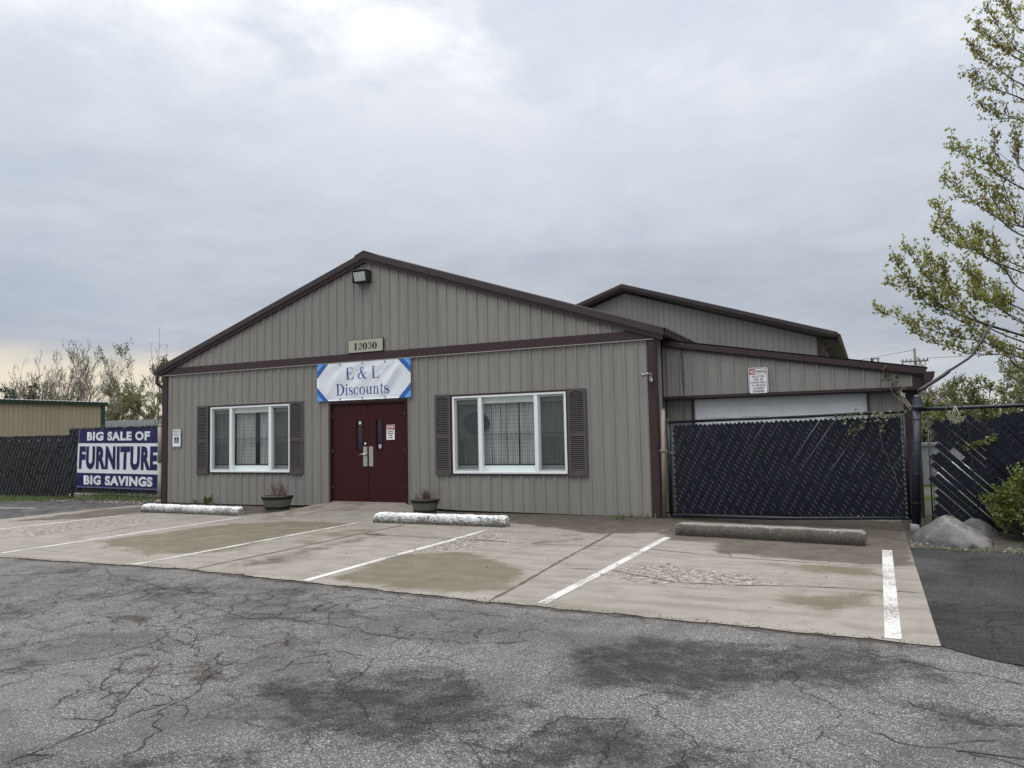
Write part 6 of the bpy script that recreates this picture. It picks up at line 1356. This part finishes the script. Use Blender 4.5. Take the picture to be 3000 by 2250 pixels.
for P in ([(17.1,-.97,1.33),(17.02,-1.0,1.27),(16.9,-1.02,1.22),(16.74,-1.0,1.17)],):
    P = [Vector(p) for p in spline(P, 6)]; st.tube([(17.6,-.7,1.62)]+[tuple(p) for p in P], .005, 4, False)
    for i in range(1, len(P)):
        for q in range(12): leaf(lf, P[i]+Vector((rg.gauss(0,.015), rg.gauss(0,.015), rg.gauss(0,.02))), rg.uniform(.03, .06), rg, 'oval', .5, ((P[i]-P[i-1]).normalized()*.6+Vector((rg.gauss(0,.5), rg.gauss(0,.5), rg.gauss(.2,.4)))).normalized())
link('stems', st, M['twig_dark'], lv); link('foliage', lf, LM['spring'], lv)

# vines on the lean-to corner and the gate top
vn = thing('vine', 'sparse leafy vine on the lean-to corner above the gate', 'vine', (16.05, .5, 1.7)); rg = random.Random(15); st, lf = MB(), MB()
for P in ([(16.12,-.88,1.70),(16.05,-.2,1.85),(15.95,.4,1.98),(15.87,.55,2.2),(15.88,.54,2.36),(15.93,.53,2.42)], [(16.14,-.9,1.72),(16.08,-.1,1.9),(16.02,.45,2.05),(15.98,.53,2.2),(16.0,.52,2.30)], [(16.15,-.93,1.72),(16.05,-.6,1.85),(16.02,-.3,1.98),(16.04,-.1,2.05)]):
    Q = [Vector(p) for p in spline(P, 7)]; st.tube(Q, [.007*(1-.6*i/len(Q)) for i in range(len(Q))], 4, False)
    for i in range(len(Q)//2, len(Q)):
        for q in range(1): leaf(lf, Q[i]+Vector((rg.gauss(0,.05), rg.gauss(0,.01), rg.gauss(0,.04))), rg.uniform(.035, .065), rg, 'maple', .2)
link('stems', st, M['twig'], vn); link('leaves', lf, LM['ivy'], vn)
vn = thing('creeper', 'thin creeper with few leaves along the gate top right', 'vine', (15.6, -.85, 1.5)); st, lf = MB(), MB()
for P in ([(16.02,-.96,1.66),(15.7,-.89,1.63),(15.4,-.82,1.66),(15.1,-.74,1.64)], [(15.75,-.92,1.62),(15.72,-.93,1.3),(15.80,-.95,1.0),(15.88,-.97,.75),(15.86,-.96,.5)], [(15.5,-.86,1.6),(15.42,-.85,1.45),(15.30,-.83,1.42)]):
    Q = [Vector(p) for p in spline(P, 8)]; Q = [q+Vector((rg.gauss(0,.008), -.02, rg.gauss(0,.008))) for q in Q]; st.tube(Q, .0032, 4, False)
    for q_ in Q:
        if q_.z > 1.38:
            for q in range(3): leaf(lf, q_+Vector((rg.gauss(0,.03), rg.gauss(-.01,.01), rg.gauss(0,.035))), rg.uniform(.03, .055), rg, 'maple', .2)
link('stems', st, M['twig'], vn); link('leaves', lf, LM['ivy'], vn)

# weeds and grass
def weed(label, p, h, n, seed, sp=.05, broad=True):
    t_ = MB(); rg = random.Random(seed); lf = MB()
    for k in range(n):
        a = rg.uniform(0, 6.28); b = Vector((p[0]+rg.gauss(0, sp*.5), p[1]+rg.gauss(0, sp*.3), p[2])); d_ = Vector((math.cos(a)*.6, math.sin(a)*.5, 1)).normalized(); L = h*rg.uniform(.4, 1.1)
        if broad:
            for i in range(5): leaf(lf, b+d_*L*(.3+.7*i/5), h*rg.uniform(.22, .42), rg, 'oval', .2, (d_+Vector((rg.gauss(0,.7), rg.gauss(0,.7), .1))).normalized())
        else:
            w_ = .004; s_ = Vector((-math.sin(a), math.cos(a), 0))*w_; m_ = b+d_*L*.6; e = b+d_*L+Vector((math.cos(a), math.sin(a), -.3))*L*.25; lf.add([b-s_, b+s_, m_+s_*.7, m_-s_*.7, e], [(0,1,2,3),(3,2,4)])
    return solo('weed', lf, LM['weed'], label, 'weed', p)
weed('taller leafy weed at the wall beside the left window', (1.62, -.10, 0), .22, 14, 1)
weed('smaller weed at the wall nearest the shop left corner', (1.18, -.09, 0), .14, 8, 2)
weed('tuft of grass at the wall near the right corner trim', (12.0, -.12, 0), .14, 34, 3, .20, False)
weed('pale tuft of weed in the pad joint near the tan post', (11.72, -.52, 0), .11, 22, 4, .14)
weed('tiny green sprout at the right end of the left wheel stop', (4.38, -1.62, 0), .07, 8, 5, .06)
weed('small green sprout in the broken patch of the right stall', (13.5, -4.52, 0), .035, 6, 6, .06)
mb = MB(); rg = random.Random(9)
for k in range(5200):
    x = rg.uniform(-13, -4.3); yf = -1.35+.95*max(0, (x+5.6))/1.2 if x > -5.6 else -1.35+.05*(x+5.6); y = rg.uniform(max(yf, -1.4), .62)
    if rg.random() < .35*abs(mnoise.noise((x*1.2, y*1.2, 0))): continue
    h = rg.uniform(.04, .13); a = rg.uniform(0, 6.28); s_ = Vector((math.cos(a), math.sin(a), 0))*.007; b = Vector((x, y, -.006)); e = b+Vector((rg.gauss(0,.03), rg.gauss(0,.03), h)); mb.add([b-s_, b+s_, e], [(0,1,2)])
o = link('grass', mb, LM['grass']); props(o, 'strip of short grass and clover along the left fence', 'grass', kind='stuff')
mb = MB()
for k in range(2600):
    x = rg.uniform(-4.3, -.3); y = rg.uniform(.10, 1.6); h = rg.uniform(.05, .20)*(1-.15*(x+4.2)/4); a = rg.uniform(0, 6.28); s_ = Vector((math.cos(a), math.sin(a), 0))*.006; b = Vector((x, y, -.006)); e = b+Vector((rg.gauss(0,.03), rg.gauss(0,.03), h)); mb.add([b-s_, b+s_, e], [(0,1,2)])
for k in range(1100):
    x = rg.uniform(16.05, 19.5); y = rg.gauss(-2.42, .08) if k % 2 else rg.uniform(-1.0, .6); h = rg.uniform(.02, .07) if k % 2 else rg.uniform(.08, .35)
    a = rg.uniform(0, 6.28); s_ = Vector((math.cos(a), math.sin(a), 0))*.005; b = Vector((x, y, .0)); e = b+Vector((rg.gauss(0,.03), rg.gauss(0,.03), h)); mb.add([b-s_, b+s_, e], [(0,1,2)])
o = link('rough_grass', mb, LM['grass']); props(o, 'rough grass and moss below the fences', 'grass', kind='stuff')

# ------------------------------------------------------------------ trees behind
def tree(name, label, p, H, seed, leaves=None, dens=0, ls=.1, levels=5, spread=.55, up=.5, stems=1, lean=0, r0=.16, kids=(2, 3), group=None, trunkf=.28, minr=.014, wood='twig', skip=.0, shape='oval', bend=.13):
    t_ = thing(name, label, 'tree', p, group); rg = random.Random(seed); wd, lf, tips = MB(), MB(), []
    L0 = H*trunkf
    for s_ in range(stems):
        a = rg.uniform(0, 6.28); d_ = Vector((math.cos(a)*.28*(stems > 1)+lean, math.sin(a)*.28*(stems > 1), 1)); grow(wd, (p[0]+.12*math.cos(a)*(stems > 1), p[1]+.12*math.sin(a)*(stems > 1), p[2]-.1), d_, L0, r0, levels, rg, tips, spread, up, .74, kids, 4, minr, bend)
    # scale so that the tree really is H high
    zmax = max(v[2] for v in wd.v); k = H/(zmax-p[2]); sc = lambda v: (p[0]+(v[0]-p[0])*k, p[1]+(v[1]-p[1])*k, p[2]+(v[2]-p[2])*k); wd.v = [sc(v) for v in wd.v]
    link('trunk', wd, M[wood], t_)
    if leaves:
        for P, D in tips:
            if rg.random() < skip: continue
            for q in range(dens):
                i = rg.randint(0, len(P)-2); b = P[i]+(P[i+1]-P[i])*rg.random(); b = Vector(sc(b)); leaf(lf, b+Vector((rg.gauss(0,ls*.6), rg.gauss(0,ls*.6), rg.gauss(0,ls*.6))), ls*rg.uniform(.6, 1.2), rg, shape, .2)
        link('crown', lf, leaves, t_)
    return t_
def at(px, D):       # ground position in the direction of a compass bearing seen from the lot, D metres off
    a = px; return (CAMP.x+D*math.sin(a), CAMP.y+D*math.cos(a), 0)
# left group: bearings in radians from +Y, negative is left
T = tree
T('evergreen_tree', 'dark dense evergreen behind the tan roof at the far left', at(-1.04, 75.4), 9.2, 1, LM['ever'], 34, .30, 5, .8, .2, 1, 0, .2, (2, 4), None, .22)
T('bare_shrub_tree', 'thin bare sapling between the evergreen and the tall bare trees', at(-1.021, 78), 7.75, 2, None, 0, .1, 5, .5, .7, 3, 0, .07, (2, 3), None, .25, .012)
T('bare_shrub_tree', 'wispy bare sapling rising above the dark evergreen', at(-1.037, 80.6), 8.79, 22, None, 0, .1, 5, .5, .8, 3, 0, .07, (2, 3), None, .25, .012)
T('bare_tree', 'slender bare tree leftmost of the tall trees behind the tan roof', at(-1.003, 72.8), 9.44, 3, LM['olive'], 2, .09, 6, .58, .8, 1, 0, .15, (2, 3), None, .24, .007, bend=.075)
T('bare_tree', 'tallest spreading bare tree behind the middle of the tan roof', at(-0.98, 72.8), 9.96, 4, LM['olive'], 2, .10, 6, .58, .75, 2, 0, .14, (2, 3), None, .24, .007, bend=.075)
T('bare_tree', 'broad budding bare tree right of the tallest bare tree', at(-0.956, 70.2), 8.79, 5, LM['olive'], 2, .10, 6, .6, .7, 3, 0, .11, (2, 3), None, .24, .007, bend=.075)
T('bare_tree', 'low twiggy thicket tree behind the tan roof under the tallest tree', at(-0.988, 65), 6.45, 6, LM['olive'], 2, .10, 6, .7, .3, 3, 0, .08, (2, 3), None, .22, .007, bend=.075)
T('poplar_tree', 'tall poplar with small grey-green leaves left of the shop roof', at(-0.906, 87.9), 13.01, 7, LM['poplar'], 13, .24, 5, .5, .7, 2, 0, .15, (2, 3), None, .26, .014, bend=.07)
T('spring_tree', 'leafing green tree beside the shop left corner', at(-0.894, 77.7), 9.12, 8, LM['spring'], 14, .13, 6, .6, .4, 3, 0, .10, (2, 3), None, .22, .012, bend=.08)
T('spring_tree', 'leafing green tree below the poplar behind the grey building', at(-0.925, 84.5), 8.11, 9, LM['spring'], 14, .13, 6, .65, .4, 3, 0, .10, (2, 3), None, .22, .012, bend=.08)
sp = thing('bare_sapling', 'bare upright shoots poking above the shop left eave', 'tree', (-10.0, 8.0, 0)); mb = MB(); rg = random.Random(2)
for bx_, tx_, H in ((-10.0, -10.05, 5.95), (-10.1, -10.5, 5.4), (-9.95, -9.6, 5.25), (-10.05, -10.2, 5.1)):
    P = [Vector((bx_+(tx_-bx_)*(i/9)**1.3+rg.gauss(0,.015), 8.0+rg.gauss(0,.02), H*i/9)) for i in range(10)]; mb.tube(P, [.019*(1-.75*i/9) for i in range(10)], 5, False)
    for i in range(4, 10):
        for s_ in (-1, 1): mb.tube([P[i], P[i]+Vector((s_*rg.uniform(.04,.12), rg.gauss(0,.04), rg.uniform(.08,.16)))], .006, 3, False)
link('stems', mb, M['twig'], sp)
# right group, seen over the gate post and the right fence
T('budding_tree', 'hazy budding tree behind the gate post and redbud', at(0.087, 62), 5.2, 11, LM['olive'], 3, .13, 6, .55, .5, 2, 0, .13, (2, 3), None, .25, .013)
T('budding_tree', 'budding tree under the bent pipe, behind the lean-to gutter', at(0.066, 70), 5.7, 12, LM['olive'], 3, .13, 6, .6, .5, 2, 0, .13, (2, 3), None, .25, .013)
T('budding_tree', 'bushy bare treetop beside the utility pole', at(0.03, 95), 9.4, 13, None, 0, .1, 6, .45, .9, 3, 0, .12, (2, 3), None, .25, .02)
T('spring_tree', 'broad light-green tree above the right fence rail', at(0.121, 30), 3.75, 14, LM['spring'], 8, .10, 6, .65, .3, 2, 0, .12, (2, 3), None, .24, .009)
T('spring_tree', 'light-green tree at the right edge behind the feathery shrub', at(0.15, 27), 3.95, 15, LM['spring'], 8, .10, 6, .65, .3, 2, 0, .12, (2, 3), None, .24, .009)
T('spring_tree', 'green thicket behind the hoop ornament', at(0.106, 44), 3.1, 16, LM['spring'], 14, .15, 5, .8, .1, 4, 0, .09, (2, 4), None, .22, .012)
T('redbud_tree', 'magenta flowering redbud right of the gate post', at(0.079, 48), 3.05, 17, LM['redbud'], 9, .14, 5, .7, .2, 3, 0, .08, (2, 4), None, .24, .012)
T('budding_tree', 'far small treetop peeking over the rear building eave', at(-0.012, 100), 9.9, 18, LM['olive'], 3, .2, 5, .6, .5, 2, 0, .15, (2, 3), None, .25, .02)
T('spring_tree', 'low green brush behind the gate post', at(0.062, 40), 3.1, 19, LM['spring'], 8, .14, 5, .8, .1, 4, 0, .08, (2, 4), None, .22, .012)

# far belt of wood closing the horizon
mb = MB(); rg = random.Random(6)
for k in range(3000):
    a = rg.uniform(-1.25, .75); D = rg.uniform(150, 190); h = (4.5+2.5*mnoise.noise((a*9, 0, 0)))*rg.random()**.5; p = Vector((CAMP.x+D*math.sin(a), CAMP.y+D*math.cos(a), h)); leaf(mb, p, rg.uniform(.9, 2.0), rg, 'oval', .2)
o = link('distant_wood', mb, LM['olive']); props(o, 'distant belt of spring woodland closing the horizon', 'wood', kind='stuff')

# utility pole and its lines
up_ = thing('utility_pole', 'wooden utility pole with crossarm beyond the lean-to roof', 'pole', (20.1, 77, 0)); px_, py_ = 20.1, 77
mb = MB(); mb.tube([(px_,py_,-.2),(px_,py_,9.75)], [.17,.13], 10); link('pole', mb, M['wood_pole'], up_)
mb = MB(); mb.box(px_-1.22, px_+1.22, py_-.22, py_-.14, 8.28, 8.42); link('crossarm', mb, M['wood_pole'], up_)
mb = MB(); mb.tube([(px_-.6,py_-.2,8.28),(px_,py_-.15,7.7),(px_+.6,py_-.2,8.28)], .03, 5); link('brace', mb, M['wood_pole'], up_)
link_each('insulator', MBs(lambda m, x: m.lathe((px_+x, py_-.18, 8.42), [(.03,0),(.07,.06),(.07,.13),(.04,.2),(0,.22)], 8), (-1.15, -.8, -.42, .42, .8, 1.15)), M['bronze'], up_)
def cable(name, a, b, sag, label, r=.022):
    mb = MB(); mb.tube([Vector(a)+(Vector(b)-Vector(a))*(i/14)-Vector((0,0,sag*4*(i/14)*(1-i/14))) for i in range(15)], r, 4, False); solo(name, mb, M['black'], label, 'wire', a)
cable('power_line', (px_,py_,9.6), (px_-30,py_+6,7.0), .4, 'overhead line running left from the utility pole top')
cable('power_line', (px_+1.15,py_-.18,8.62), (px_+40,py_-16,8.9), .5, 'overhead line running right from the crossarm')
cable('power_line', (14,60,3.65), (40,44,3.3), .15, 'upper of two lines crossing behind the bent pipe')
cable('power_line', (14,60,3.05), (40,44,2.75), .15, 'lower of two lines crossing behind the redbud')
